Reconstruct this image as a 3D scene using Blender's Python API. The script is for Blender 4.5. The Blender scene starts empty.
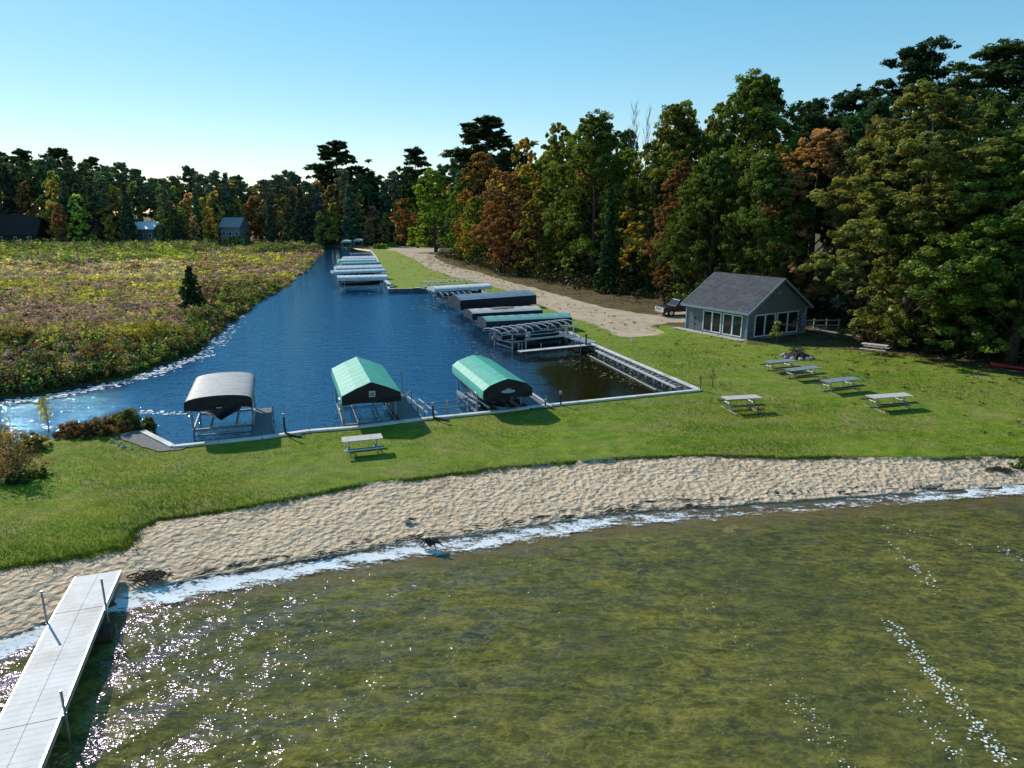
import bpy, math, random
import numpy as np
from mathutils import Vector, Matrix, noise as mnoise
from mathutils.geometry import delaunay_2d_cdt

random.seed(7); RNG = np.random.default_rng(11)
C = bpy.context.scene.collection
R = math.radians

# ---------------------------------------------------------------- camera maths
F, HC = 683.0, 11.6
P = math.atan(172 / 683); cP, sP = math.cos(P), math.sin(P)
def U(px, py, z=0.5):
    "ground point of a surveyed picture position at height z"
    x = px - 512; v = py - 384
    t = (z - HC) / (-(F * sP + v * cP))
    return (x * t, (F * cP - v * sP) * t)
def topz(py, y):
    v = py - 384
    return HC - y * (sP + v * cP / F) / (cP - v * sP / F)

# ---------------------------------------------------------------- materials
MATS = {}
def nmat(name):
    m = bpy.data.materials.new(name); m.use_nodes = True
    nt = m.node_tree; nt.nodes.clear()
    out = nt.nodes.new('ShaderNodeOutputMaterial')
    MATS[name] = m
    return m, nt, out
def N(nt, t, **kw):
    n = nt.nodes.new(t)
    for k, v in kw.items():
        if k.startswith('i_'):
            key = k[2:]
            key = int(key) if key.isdigit() else key.replace('_', ' ')
            n.inputs[key].default_value = v
        else: setattr(n, k, v)
    return n
def ramp(nt, fac, stops, interp='LINEAR'):
    r = nt.nodes.new('ShaderNodeValToRGB'); r.color_ramp.interpolation = interp
    e = r.color_ramp.elements
    while len(e) < len(stops): e.new(0.5)
    for i, (p, c) in enumerate(stops):
        e[i].position = p; e[i].color = (*c, 1) if len(c) == 3 else c
    nt.links.new(fac, r.inputs[0]); return r.outputs[0]
def mixc(nt, fac, a, b, mode='MIX'):
    m = nt.nodes.new('ShaderNodeMix'); m.data_type = 'RGBA'; m.blend_type = mode
    for sock, v in ((m.inputs[0], fac), (m.inputs[6], a), (m.inputs[7], b)):
        if hasattr(v, 'is_output'): nt.links.new(v, sock)
        elif isinstance(v, (int, float)): sock.default_value = v
        else: sock.default_value = (*v, 1)
    return m.outputs[2]
def math_(nt, op, a, b=None, clamp=False):
    m = nt.nodes.new('ShaderNodeMath'); m.operation = op; m.use_clamp = clamp
    for i, v in enumerate((a, b)):
        if v is None: continue
        if hasattr(v, 'is_output'): nt.links.new(v, m.inputs[i])
        else: m.inputs[i].default_value = v
    return m.outputs[0]
def noise(nt, scale, detail=4, rough=.55, vec=None, out='Fac'):
    n = nt.nodes.new('ShaderNodeTexNoise'); n.inputs['Scale'].default_value = scale
    n.inputs['Detail'].default_value = detail; n.inputs['Roughness'].default_value = rough
    if vec is not None: nt.links.new(vec, n.inputs['Vector'])
    return n.outputs[out]
def objco(nt, scale=(1, 1, 1), rot=(0, 0, 0), world=False):
    if world:
        src = nt.nodes.new('ShaderNodeNewGeometry').outputs['Position']
    else:
        src = nt.nodes.new('ShaderNodeTexCoord').outputs['Object']
    mp = nt.nodes.new('ShaderNodeMapping'); mp.inputs['Scale'].default_value = scale
    mp.inputs['Rotation'].default_value = rot
    nt.links.new(src, mp.inputs[0]); return mp.outputs[0]
def bump(nt, h, strength=.5, dist=.05, normal=None):
    b = nt.nodes.new('ShaderNodeBump'); b.inputs['Strength'].default_value = strength
    b.inputs['Distance'].default_value = dist; nt.links.new(h, b.inputs['Height'])
    if normal is not None: nt.links.new(normal, b.inputs['Normal'])
    return b.outputs[0]
def principled(nt, out, col, rough=.7, metal=0., normal=None, spec=.4):
    p = nt.nodes.new('ShaderNodeBsdfPrincipled')
    if hasattr(col, 'is_output'): nt.links.new(col, p.inputs['Base Color'])
    else: p.inputs['Base Color'].default_value = (*col, 1)
    p.inputs['Roughness'].default_value = rough; p.inputs['Metallic'].default_value = metal
    p.inputs['Specular IOR Level'].default_value = spec
    if normal is not None: nt.links.new(normal, p.inputs['Normal'])
    nt.links.new(p.outputs[0], out.inputs[0]); return p

def simple(name, col, rough=.6, metal=0., var=.25, scale=6., spec=.4, bmp=.0, dirt=None):
    m, nt, out = nmat(name)
    v = objco(nt)
    f = noise(nt, scale, 5, .6, v)
    lo = tuple(c * (1 - var) for c in col); hi = tuple(min(1, c * (1 + var)) for c in col)
    c = ramp(nt, f, [(.3, lo), (.7, hi)])
    if dirt:
        g = noise(nt, scale * .35, 6, .7, v)
        c = mixc(nt, ramp(nt, g, [(.52, (0, 0, 0)), (.7, (1, 1, 1))]), c, dirt)
    nn = bump(nt, noise(nt, scale * 6, 3, .6, v), bmp, .02) if bmp else None
    principled(nt, out, c, rough, metal, nn, spec)
    return m

def grass_mat():
    m, nt, out = nmat('lawn_grass')
    v = objco(nt, world=True)
    big = noise(nt, .11, 5, .6, v)
    str_ = noise(nt, 1., 4, .6, objco(nt, (.16, .8, .3), (0, 0, R(-20)), world=True))
    fine = noise(nt, 9, 6, .75, v)
    mid = noise(nt, 1.3, 5, .7, v)
    c = ramp(nt, mid, [(.3, (.060, .130, .006)), (.5, (.150, .225, .014)), (.72, (.30, .30, .045))])
    c = mixc(nt, ramp(nt, str_, [(.45, (0, 0, 0)), (.72, (.8, .8, .8))]), c, (.22, .21, .065))
    c = mixc(nt, ramp(nt, big, [(.5, (0, 0, 0)), (.72, (.6, .6, .6))]), c, (.25, .22, .08))
    # brighter yellow-green towards the far part of the lawn
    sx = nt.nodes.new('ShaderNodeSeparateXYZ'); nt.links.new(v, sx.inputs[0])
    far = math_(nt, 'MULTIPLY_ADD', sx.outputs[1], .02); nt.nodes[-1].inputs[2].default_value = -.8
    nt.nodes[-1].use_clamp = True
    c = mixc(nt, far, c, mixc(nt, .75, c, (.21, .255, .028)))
    c = mixc(nt, .9, c, ramp(nt, fine, [(.25, (.35, .4, .3)), (.75, (1.6, 1.6, 1.5))]), 'MULTIPLY')
    c = mixc(nt, ramp(nt, noise(nt, .35, 6, .72, v), [(.55, (0, 0, 0)), (.68, (.75, .75, .75))]), c, (.34, .27, .12))
    nn = bump(nt, fine, .9, .09)
    principled(nt, out, c, .9, 0, nn, .15)
    return m
def sand_mat():
    m, nt, out = nmat('beach_sand')
    v = objco(nt, world=True)
    vo = nt.nodes.new('ShaderNodeTexVoronoi'); vo.feature = 'SMOOTH_F1'; vo.inputs['Scale'].default_value = 3.9
    vo.inputs['Smoothness'].default_value = .5
    wob = noise(nt, 2.2, 3, .6, v, 'Color')
    vm = nt.nodes.new('ShaderNodeVectorMath'); vm.operation = 'ADD'
    vs = nt.nodes.new('ShaderNodeVectorMath'); vs.operation = 'SCALE'; vs.inputs['Scale'].default_value = .45
    nt.links.new(wob, vs.inputs[0]); nt.links.new(v, vm.inputs[0]); nt.links.new(vs.outputs[0], vm.inputs[1])
    nt.links.new(vm.outputs[0], vo.inputs['Vector'])
    f1 = noise(nt, 5, 5, .65, v); f2 = noise(nt, 22, 4, .7, v); f3 = noise(nt, .5, 4, .6, v)
    att = nt.nodes.new('ShaderNodeAttribute'); att.attribute_name = 'wet'
    wetn = math_(nt, 'ADD', att.outputs['Fac'], math_(nt, 'MULTIPLY_ADD', f3, .5)); 
    nt.nodes[-2].inputs[2].default_value = -.25
    wet = ramp(nt, wetn, [(.42, (0, 0, 0)), (.62, (1, 1, 1))])
    dry = math_(nt, 'SUBTRACT', 1.0, wet)
    c = ramp(nt, f1, [(.3, (.49, .355, .235)), (.7, (.74, .565, .395))])
    c = mixc(nt, ramp(nt, f2, [(.66, (0, 0, 0)), (.74, (.7, .7, .7))]), c, (.13, .08, .045))
    c = mixc(nt, ramp(nt, f3, [(.56, (0, 0, 0)), (.7, (.5, .5, .5))]), c, (.30, .20, .12))
    c = mixc(nt, wet, c, (.115, .08, .042))
    h = math_(nt, 'ADD', math_(nt, 'MULTIPLY', vo.outputs['Distance'], 1.6), math_(nt, 'MULTIPLY', f2, .25))
    h = math_(nt, 'ADD', h, math_(nt, 'MULTIPLY', f1, 1.0))
    h = math_(nt, 'MULTIPLY', h, dry)
    nn = bump(nt, h, 1.0, .12)
    p = principled(nt, out, c, .9, 0, nn, .2)
    nt.links.new(math_(nt, 'MULTIPLY_ADD', wet, -.55), p.inputs['Roughness']); nt.nodes[-1].inputs[2].default_value = .95
    return m
def gravel_mat():
    m, nt, out = nmat('gravel')
    v = objco(nt, world=True)
    a = noise(nt, .5, 5, .65, v); b = noise(nt, 7, 5, .7, v)
    c = ramp(nt, a, [(.3, (.38, .29, .20)), (.7, (.54, .43, .31))])
    c = mixc(nt, .6, c, ramp(nt, b, [(.3, (.6, .6, .6)), (.7, (1.3, 1.3, 1.3))]), 'MULTIPLY')
    c = mixc(nt, ramp(nt, noise(nt, .9, 6, .75, v), [(.56, (0, 0, 0)), (.66, (.8, .8, .8))]), c, (.16, .12, .065))
    principled(nt, out, c, .95, 0, bump(nt, b, .6, .06), .1)
def litter_mat():
    m, nt, out = nmat('leaf_litter')
    v = objco(nt, world=True)
    a = noise(nt, .35, 5, .65, v); b = noise(nt, 5, 6, .75, v)
    c = ramp(nt, a, [(.35, (.075, .052, .026)), (.52, (.13, .095, .05)), (.62, (.10, .12, .03)), (.75, (.20, .16, .09))])
    c = mixc(nt, .85, c, ramp(nt, b, [(.3, (.35, .33, .3)), (.7, (1.7, 1.6, 1.5))]), 'MULTIPLY')
    principled(nt, out, c, .95, 0, bump(nt, b, .9, .12), .1)
def marsh_mat():
    m, nt, out = nmat('marsh_soil')
    v = objco(nt, world=True)
    a = noise(nt, .12, 5, .65, v); b = noise(nt, 2, 6, .75, v)
    c = ramp(nt, a, [(.35, (.055, .045, .02)), (.5, (.085, .085, .02)), (.65, (.075, .05, .035))])
    c = mixc(nt, .8, c, ramp(nt, b, [(.3, (.4, .4, .4)), (.7, (1.6, 1.6, 1.6))]), 'MULTIPLY')
    principled(nt, out, c, .95, 0, bump(nt, b, .9, .3), .1)
def bed_mat():
    m, nt, out = nmat('lake_bed_weed_caustics')
    v = objco(nt, world=True)
    vv = objco(nt, (.55, 1.5, 1), (0, 0, R(-24)), world=True)
    a = noise(nt, 1.25, 6, .66, vv); nt.nodes[-1].inputs['Distortion'].default_value = 1.1; b = noise(nt, 4.5, 6, .75, v); g = noise(nt, .16, 4, .6, v)
    c = ramp(nt, a, [(.32, (.045, .058, .022)), (.46, (.13, .13, .033)), (.57, (.24, .215, .05)), (.72, (.37, .31, .10))])
    c = mixc(nt, .85, c, ramp(nt, b, [(.32, (.35, .4, .42)), (.66, (1.65, 1.6, 1.3))]), 'MULTIPLY')
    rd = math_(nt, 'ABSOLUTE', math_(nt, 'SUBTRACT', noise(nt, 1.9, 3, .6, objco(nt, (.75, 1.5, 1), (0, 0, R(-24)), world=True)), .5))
    c = mixc(nt, ramp(nt, rd, [(0, (.5, .5, .5)), (.022, (.12, .12, .12)), (.05, (0, 0, 0))]), c, (.52, .47, .16))  # bright vein net: caustic light painted into the bed colour
    c = mixc(nt, ramp(nt, g, [(.45, (0, 0, 0)), (.65, (.55, .55, .55))]), c, (.075, .085, .042))
    att = nt.nodes.new('ShaderNodeAttribute'); att.attribute_name = 'wet'
    sandy = ramp(nt, math_(nt, 'MULTIPLY', att.outputs['Fac'], math_(nt, 'ADD', a, .6)), [(.15, (0, 0, 0)), (.85, (1, 1, 1))])
    c = mixc(nt, sandy, c, (.26, .18, .095))
    principled(nt, out, c, .95, 0, bump(nt, b, .6, .1), .1)
def schlick(nt, nn):
    lw = nt.nodes.new('ShaderNodeLayerWeight'); lw.inputs[0].default_value = .5; nt.links.new(nn, lw.inputs['Normal'])
    return math_(nt, 'ADD', math_(nt, 'MULTIPLY', math_(nt, 'POWER', lw.outputs['Facing'], 5.0), .98), .02)
def water_mat(name, murk, tint, murkfac, gcol, scales, bstr, rough, fadd=0.):
    m, nt, out = nmat(name)
    hs = None
    for (sc, rz, ani, amp, det) in scales:
        vv = objco(nt, (sc * ani, sc, sc), (0, 0, R(rz)), world=True)
        h = math_(nt, 'MULTIPLY', noise(nt, 1, det, .6, vv), amp)
        hs = h if hs is None else math_(nt, 'ADD', hs, h)
    nn = bump(nt, hs, 1.0, bstr)
    tr = N(nt, 'ShaderNodeBsdfTransparent'); tr.inputs[0].default_value = (*tint, 1)
    df = N(nt, 'ShaderNodeBsdfDiffuse')
    if isinstance(murk[0], tuple):
        c = ramp(nt, noise(nt, .9, 4, .6, objco(nt, (.35, 1.3, 1), (0, 0, R(-22)), world=True)), [(.35, murk[0]), (.7, murk[1])])
        nt.links.new(c, df.inputs[0])
    else: df.inputs[0].default_value = (*murk, 1)
    nt.links.new(nn, df.inputs['Normal'])
    mx = N(nt, 'ShaderNodeMixShader'); mx.inputs[0].default_value = murkfac
    nt.links.new(tr.outputs[0], mx.inputs[1]); nt.links.new(df.outputs[0], mx.inputs[2])
    gl = N(nt, 'ShaderNodeBsdfGlossy'); gl.inputs[0].default_value = (*gcol, 1); gl.inputs['Roughness'].default_value = rough
    nt.links.new(nn, gl.inputs['Normal'])
    fac = math_(nt, 'ADD', schlick(nt, nn), fadd, True)
    m2 = N(nt, 'ShaderNodeMixShader'); nt.links.new(fac, m2.inputs[0])
    nt.links.new(mx.outputs[0], m2.inputs[1]); nt.links.new(gl.outputs[0], m2.inputs[2])
    nt.links.new(m2.outputs[0], out.inputs[0])
def foam_mat():
    m, nt, out = nmat('foam')
    v = objco(nt, world=True)
    vv = objco(nt, (.9, 2.6, 1), (0, 0, R(-22)), world=True)
    att = nt.nodes.new('ShaderNodeAttribute'); att.attribute_name = 'dens'
    f = math_(nt, 'ADD', math_(nt, 'MULTIPLY', noise(nt, 1.1, 8, .78, vv), 1.5), math_(nt, 'MULTIPLY_ADD', noise(nt, 9, 4, .7, v), .55)); nt.nodes[-2].inputs[2].default_value = -.38
    f = math_(nt, 'ADD', f, att.outputs['Fac'])
    a = ramp(nt, f, [(.84, (0, 0, 0)), (.93, (.45, .45, .45)), (1.0, (.92, .92, .92))])
    d = N(nt, 'ShaderNodeBsdfDiffuse'); d.inputs[0].default_value = (.82, .84, .86, 1)
    t = N(nt, 'ShaderNodeBsdfTransparent')
    mx = N(nt, 'ShaderNodeMixShader'); nt.links.new(a, mx.inputs[0]); nt.links.new(t.outputs[0], mx.inputs[1]); nt.links.new(d.outputs[0], mx.inputs[2])
    nt.links.new(mx.outputs[0], out.inputs[0])
def leaf_mat(name, usev=False, trans=.42, gloss=.025):
    "leaf colour = object colour (or face colour attribute) varied per leaf"
    m, nt, out = nmat(name)
    va = nt.nodes.new('ShaderNodeAttribute'); va.attribute_name = 'v'
    if usev:
        ca = nt.nodes.new('ShaderNodeAttribute'); ca.attribute_name = 'col'; base = ca.outputs['Color']
    else:
        oi = nt.nodes.new('ShaderNodeObjectInfo'); base = oi.outputs['Color']
    c = mixc(nt, 1.0, base, ramp(nt, va.outputs['Fac'], [(0, (.4, .45, .45)), (.5, (.95, .95, .95)), (1, (1.6, 1.45, 1.2))]), 'MULTIPLY')
    if not usev:
        c = mixc(nt, 1.0, c, (2.75, 2.55, 2.2), 'MULTIPLY')
        f = noise(nt, .22, 4, .7, objco(nt))
        c = mixc(nt, ramp(nt, f, [(.5, (0, 0, 0)), (.7, (.55, .55, .55))]), c, mixc(nt, 1.0, c, (1.45, .95, .6), 'MULTIPLY'))
    d = N(nt, 'ShaderNodeBsdfDiffuse'); t = N(nt, 'ShaderNodeBsdfTranslucent'); g = N(nt, 'ShaderNodeBsdfGlossy')
    g.inputs['Roughness'].default_value = .45; g.inputs[0].default_value = (.6, .6, .6, 1)
    nt.links.new(c, d.inputs[0]); nt.links.new(mixc(nt, 1., c, (1.3, 1.2, .6), 'MULTIPLY'), t.inputs[0])
    m1 = N(nt, 'ShaderNodeMixShader'); m1.inputs[0].default_value = trans
    nt.links.new(d.outputs[0], m1.inputs[1]); nt.links.new(t.outputs[0], m1.inputs[2])
    m2 = N(nt, 'ShaderNodeMixShader'); m2.inputs[0].default_value = gloss
    nt.links.new(m1.outputs[0], m2.inputs[1]); nt.links.new(g.outputs[0], m2.inputs[2])
    nt.links.new(m2.outputs[0], out.inputs[0])
def siding_mat():
    m, nt, out = nmat('siding')
    w = nt.nodes.new('ShaderNodeTexWave'); w.wave_type = 'BANDS'; w.bands_direction = 'Z'; w.wave_profile = 'SAW'
    w.inputs['Scale'].default_value = 1.35; w.inputs['Distortion'].default_value = 0
    v = objco(nt); nt.links.new(v, w.inputs[0])
    c = mixc(nt, .5, ramp(nt, noise(nt, 3, 5, .6, v), [(.3, (.12, .138, .155)), (.7, (.175, .195, .21))]), ramp(nt, w.outputs[1], [(0, (.55, .55, .55)), (.12, (1, 1, 1))]), 'MULTIPLY')
    principled(nt, out, c, .6, 0, bump(nt, w.outputs[1], .6, .03), .3)
def shingle_mat():
    m, nt, out = nmat('shingles')
    b = nt.nodes.new('ShaderNodeTexBrick'); b.inputs['Scale'].default_value = 1.0
    b.inputs['Brick Width'].default_value = .3; b.inputs['Row Height'].default_value = .14; b.inputs['Mortar Size'].default_value = .012
    b.inputs['Color1'].default_value = (.062, .066, .075, 1); b.inputs['Color2'].default_value = (.10, .105, .115, 1); b.inputs['Mortar'].default_value = (.025, .025, .03, 1)
    v = objco(nt, (1, 1, 1), (0, 0, R(90))); nt.links.new(v, b.inputs[0])
    c = mixc(nt, .8, b.outputs[0], ramp(nt, noise(nt, 1.2, 6, .7, v), [(.3, (.65, .66, .7)), (.7, (1.35, 1.3, 1.25))]), 'MULTIPLY')
    c = mixc(nt, .5, c, ramp(nt, noise(nt, 14, 4, .7, v), [(.3, (.5, .5, .5)), (.7, (1.5, 1.5, 1.5))]), 'MULTIPLY')
    principled(nt, out, c, .9, 0, bump(nt, noise(nt, 30, 3, .6, v), .4, .02), .2)
def bark_mat(name, lo, hi):
    m, nt, out = nmat(name)
    v = objco(nt, (6, 6, .9))
    f = noise(nt, 1, 6, .7, v)
    principled(nt, out, ramp(nt, f, [(.35, lo), (.65, hi)]), .95, 0, bump(nt, f, .8, .05), .1)
def fabric(name, col, col2=None, seam=0.):
    m, nt, out = nmat(name)
    v = objco(nt)
    f = noise(nt, 1.4, 5, .6, v)
    c = ramp(nt, f, [(.3, tuple(x * .82 for x in col)), (.7, tuple(min(1, x * 1.12) for x in col))])
    if col2: c = mixc(nt, ramp(nt, noise(nt, 2.5, 6, .75, objco(nt, (.5, 2, 2))), [(.56, (0, 0, 0)), (.75, (.7, .7, .7))]), c, col2)
    principled(nt, out, c, .55, 0, bump(nt, noise(nt, 2.2, 3, .5, v), .35, .05), .35)

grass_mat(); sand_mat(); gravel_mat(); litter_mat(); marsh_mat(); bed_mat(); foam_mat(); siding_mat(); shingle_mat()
water_mat('lake_water', ((.055, .068, .038), (.15, .145, .055)), (.97, .96, .74), .22, (.66, .58, .86),
          [(.55, 20, .35, .8, 3), (1.7, 26, .5, .8, 3), (4.2, -5, .7, .26, 2), (9, 40, .8, .10, 2)], .23, .16)
def canal_mat():
    m, nt, out = nmat('canal_water')
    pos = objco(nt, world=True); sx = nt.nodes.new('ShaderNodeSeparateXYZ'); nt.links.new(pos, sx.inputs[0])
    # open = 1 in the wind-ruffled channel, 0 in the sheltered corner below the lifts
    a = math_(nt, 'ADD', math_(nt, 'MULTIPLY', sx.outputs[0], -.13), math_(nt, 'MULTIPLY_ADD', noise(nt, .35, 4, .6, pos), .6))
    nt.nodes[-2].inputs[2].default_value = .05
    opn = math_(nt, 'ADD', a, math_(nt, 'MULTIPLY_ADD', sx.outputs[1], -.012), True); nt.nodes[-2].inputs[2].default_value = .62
    hs = None
    for (sc, rz, ani, amp, det) in [(1.1, 15, .6, .5, 3), (3.6, -10, .7, .30, 3), (9, 30, .8, .1, 2)]:
        h = math_(nt, 'MULTIPLY', noise(nt, 1, det, .6, objco(nt, (sc * ani, sc, sc), (0, 0, R(rz)), world=True)), amp)
        hs = h if hs is None else math_(nt, 'ADD', hs, h)
    hs = math_(nt, 'MULTIPLY', hs, math_(nt, 'MULTIPLY_ADD', opn, .88)); nt.nodes[-2].inputs[2].default_value = .12
    nn = bump(nt, hs, 1.0, .19)
    tr = N(nt, 'ShaderNodeBsdfTransparent'); tr.inputs[0].default_value = (.42, .38, .22, 1)
    df = N(nt, 'ShaderNodeBsdfDiffuse'); nt.links.new(mixc(nt, opn, (.022, .018, .006), (.010, .060, .17)), df.inputs[0]); nt.links.new(nn, df.inputs['Normal'])  # sky and dark tree reflections painted into the water colour, with brown shallows
    mx = N(nt, 'ShaderNodeMixShader'); mx.inputs[0].default_value = .6; nt.links.new(tr.outputs[0], mx.inputs[1]); nt.links.new(df.outputs[0], mx.inputs[2])
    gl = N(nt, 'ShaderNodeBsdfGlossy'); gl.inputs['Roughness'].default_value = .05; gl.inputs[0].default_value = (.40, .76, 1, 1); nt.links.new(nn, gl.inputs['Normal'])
    fac = math_(nt, 'ADD', schlick(nt, nn), math_(nt, 'MULTIPLY', opn, .10), True)
    m2 = N(nt, 'ShaderNodeMixShader'); nt.links.new(fac, m2.inputs[0]); nt.links.new(mx.outputs[0], m2.inputs[1]); nt.links.new(gl.outputs[0], m2.inputs[2])
    nt.links.new(m2.outputs[0], out.inputs[0])
canal_mat()
leaf_mat('leaves'); leaf_mat('needles', trans=.25, gloss=.015); leaf_mat('ground_cover', True, .35, .03)
bark_mat('bark', (.035, .028, .022), (.13, .105, .085)); bark_mat('pine_bark', (.045, .03, .022), (.16, .10, .07)); bark_mat('grey_bark', (.12, .11, .10), (.34, .32, .30))
simple('white_deck', (.50, .49, .505), .6, 0, .16, 2, dirt=(.34, .32, .31))
simple('aluminium', (.55, .57, .60), .42, .75, .15, 5)
simple('steel_pipe', (.30, .31, .33), .45, .6, .2, 6)
simple('dark_metal', (.035, .037, .042), .5, .4, .3, 6)
simple('cap_board', (.60, .58, .55), .7, 0, .15, 2, dirt=(.33, .29, .25))
simple('sheet_pile', (.11, .11, .115), .6, .2, .4, 3)
simple('deck_with_shade', (.13, .135, .15), .8, 0, .25, 4)  # white decking darkened so its colour carries the canopy shade
simple('weathered_wood', (.34, .31, .27), .85, 0, .25, 4, bmp=.3)
simple('pale_plank', (.50, .46, .42), .8, 0, .15, 4, dirt=(.38, .34, .30))
simple('slate_plank', (.19, .24, .27), .7, 0, .2, 4)
simple('dark_wood', (.05, .038, .03), .9, 0, .4, 5, bmp=.4)
simple('twig', (.11, .08, .065), .9, 0, .4, 5)
simple('white_trim', (.72, .74, .77), .5, 0, .06, 3)
simple('blue_trim', (.22, .29, .35), .5, 0, .1, 3)
simple('hull_dark', (.012, .014, .025), .3, 0, .4, 2, spec=.5)
simple('hull_white', (.62, .62, .62), .3, 0, .08, 2)
simple('hull_red', (.16, .02, .02), .35, 0, .2, 2)
simple('boat_cover', (.02, .024, .045), .8, 0, .4, 3, bmp=.3)
simple('boat_cover_tan', (.20, .17, .13), .8, 0, .3, 3, bmp=.3)
simple('rubber', (.015, .015, .016), .8, 0, .2, 8)
simple('truck_paint_shaded', (.05, .04, .045), .3, .3, .06, 2)  # body colour darkened for the shade the truck stands in
simple('chrome', (.7, .7, .72), .2, 1., .05, 2)
simple('lamp_red', (.35, .02, .015), .3, 0, .1, 4)
simple('lamp_glass', (.75, .75, .78), .15, 0, .05, 4)
simple('stone', (.34, .32, .30), .9, 0, .35, 5, bmp=.5)
simple('concrete', (.42, .40, .37), .9, 0, .2, 2, dirt=(.25, .22, .19))
simple('towel_blue', (.22, .25, .62), .9, 0, .2, 6)
simple('kayak_red', (.32, .02, .025), .35, 0, .2, 3)
simple('weed_wrack', (.035, .024, .014), .95, 0, .5, 8)
simple('gray_gravel', (.20, .185, .18), .95, 0, .5, 14, bmp=.8)
simple('house_grey', (.11, .12, .15), .8, 0, .2, 1.5)
simple('house_light', (.24, .25, .30), .8, 0, .15, 1.5); simple('house_pale_roof', (.30, .29, .31), .85, 0, .15, 1.5)
simple('house_roof', (.12, .12, .14), .85, 0, .25, 1.5)
simple('house_brown', (.03, .022, .02), .9, 0, .3, 1.5)
simple('emblem', (.34, .40, .44), .7, 0, .1, 6)
fabric('canopy_grey', (.36, .34, .335), (.27, .25, .24)); fabric('canopy_green', (.06, .36, .27)); fabric('canopy_white', (.60, .61, .63), (.48, .47, .46)); fabric('canopy_tan', (.46, .44, .42), (.36, .33, .3))
fabric('canopy_blue', (.20, .27, .34), (.28, .36, .42)); fabric('canopy_pale', (.42, .55, .58)); fabric('navy_and_shade', (.012, .016, .035)); fabric('canopy_teal', (.13, .33, .31))  # the navy cloth also stands in for shaded side valances
fabric('end_panel_shade', (.006, .007, .012))  # near-black puts the shade of the canopy end faces into the cloth colour
m, nt, out = nmat('window_glass'); g = principled(nt, out, (.012, .018, .022), .05, 0, None, .6)

# ---------------------------------------------------------------- object helpers
def tag(o, label=None, cat=None, group=None, kind=None):
    if label: o['label'] = label
    if cat: o['category'] = cat
    if group: o['group'] = group
    if kind: o['kind'] = kind
    return o
def empty(name, loc=(0, 0, 0), rz=0, label=None, cat=None, group=None):
    o = bpy.data.objects.new(name, None); C.objects.link(o); o.location = loc; o.rotation_euler = (0, 0, rz)
    o.empty_display_size = .3
    return tag(o, label, cat, group)
class MB:
    def __init__(s): s.v = []; s.f = []
    def add(s, vs, fs):
        b = len(s.v); s.v += [tuple(v) for v in vs]; s.f += [tuple(b + i for i in f) for f in fs]; return s
    def box(s, c, d, rz=0, rx=0, ry=0):
        M = Matrix.Rotation(rz, 3, 'Z') @ Matrix.Rotation(ry, 3, 'Y') @ Matrix.Rotation(rx, 3, 'X')
        vs = [Vector(c) + M @ Vector((sx * d[0] / 2, sy * d[1] / 2, sz * d[2] / 2)) for sx in (-1, 1) for sy in (-1, 1) for sz in (-1, 1)]
        return s.add(vs, [(0, 1, 3, 2), (4, 6, 7, 5), (0, 4, 5, 1), (2, 3, 7, 6), (0, 2, 6, 4), (1, 5, 7, 3)])
    def bar(s, a, b, w, h, up=(0, 0, 1)):
        a, b = Vector(a), Vector(b); d = (b - a).normalized(); up = Vector(up)
        if abs(d.dot(up)) > .95: up = Vector((1, 0, 0))
        x = d.cross(up).normalized(); z = x.cross(d)
        vs = [p + x * sx * w / 2 + z * sz * h / 2 for p in (a, b) for sx, sz in ((-1, -1), (1, -1), (1, 1), (-1, 1))]
        return s.add(vs, [(0, 1, 2, 3), (7, 6, 5, 4), (0, 4, 5, 1), (1, 5, 6, 2), (2, 6, 7, 3), (3, 7, 4, 0)])
    def tube(s, pts, r, n=8, cap=True):
        pts = [Vector(p) for p in pts]; rr = r if isinstance(r, (list, tuple)) else [r] * len(pts)
        vs = []; pn = None
        for i, p in enumerate(pts):
            d = (pts[min(i + 1, len(pts) - 1)] - pts[max(i - 1, 0)]).normalized()
            if pn is None: pn = d.orthogonal().normalized()
            x = (pn - d * pn.dot(d)); x = x.normalized() if x.length > 1e-5 else d.orthogonal().normalized(); pn = x
            y = d.cross(x)
            vs += [p + (x * math.cos(2 * math.pi * k / n) + y * math.sin(2 * math.pi * k / n)) * rr[i] for k in range(n)]
        fs = [(i * n + k, i * n + (k + 1) % n, (i + 1) * n + (k + 1) % n, (i + 1) * n + k) for i in range(len(pts) - 1) for k in range(n)]
        if cap: fs += [tuple(range(n))[::-1], tuple((len(pts) - 1) * n + k for k in range(n))]
        return s.add(vs, fs)
    def loft(s, rings, closed=True, cap=True):
        n = len(rings[0]); vs = [p for r_ in rings for p in r_]
        kk = range(n) if closed else range(n - 1)
        fs = [(i * n + k, i * n + (k + 1) % n, (i + 1) * n + (k + 1) % n, (i + 1) * n + k) for i in range(len(rings) - 1) for k in kk]
        if cap and closed: fs += [tuple(range(n))[::-1], tuple((len(rings) - 1) * n + k for k in range(n))]
        return s.add(vs, fs)
    def build(s, name, mat, parent=None, smooth=False, bevel=0):
        me = bpy.data.meshes.new(name); me.from_pydata(s.v, [], s.f); me.update()
        me.materials.append(MATS[mat])
        o = bpy.data.objects.new(name, me); C.objects.link(o)
        if parent: o.parent = parent
        if smooth: me.polygons.foreach_set('use_smooth', [True] * len(me.polygons))
        if bevel:
            b = o.modifiers.new('b', 'BEVEL'); b.width = bevel; b.segments = 2; b.limit_method = 'ANGLE'
        return o
def copy_tree(o, parent=None):
    c = o.copy(); C.objects.link(c)
    if parent: c.parent = parent
    for ch in list(o.children): copy_tree(ch, c)
    return c
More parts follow.
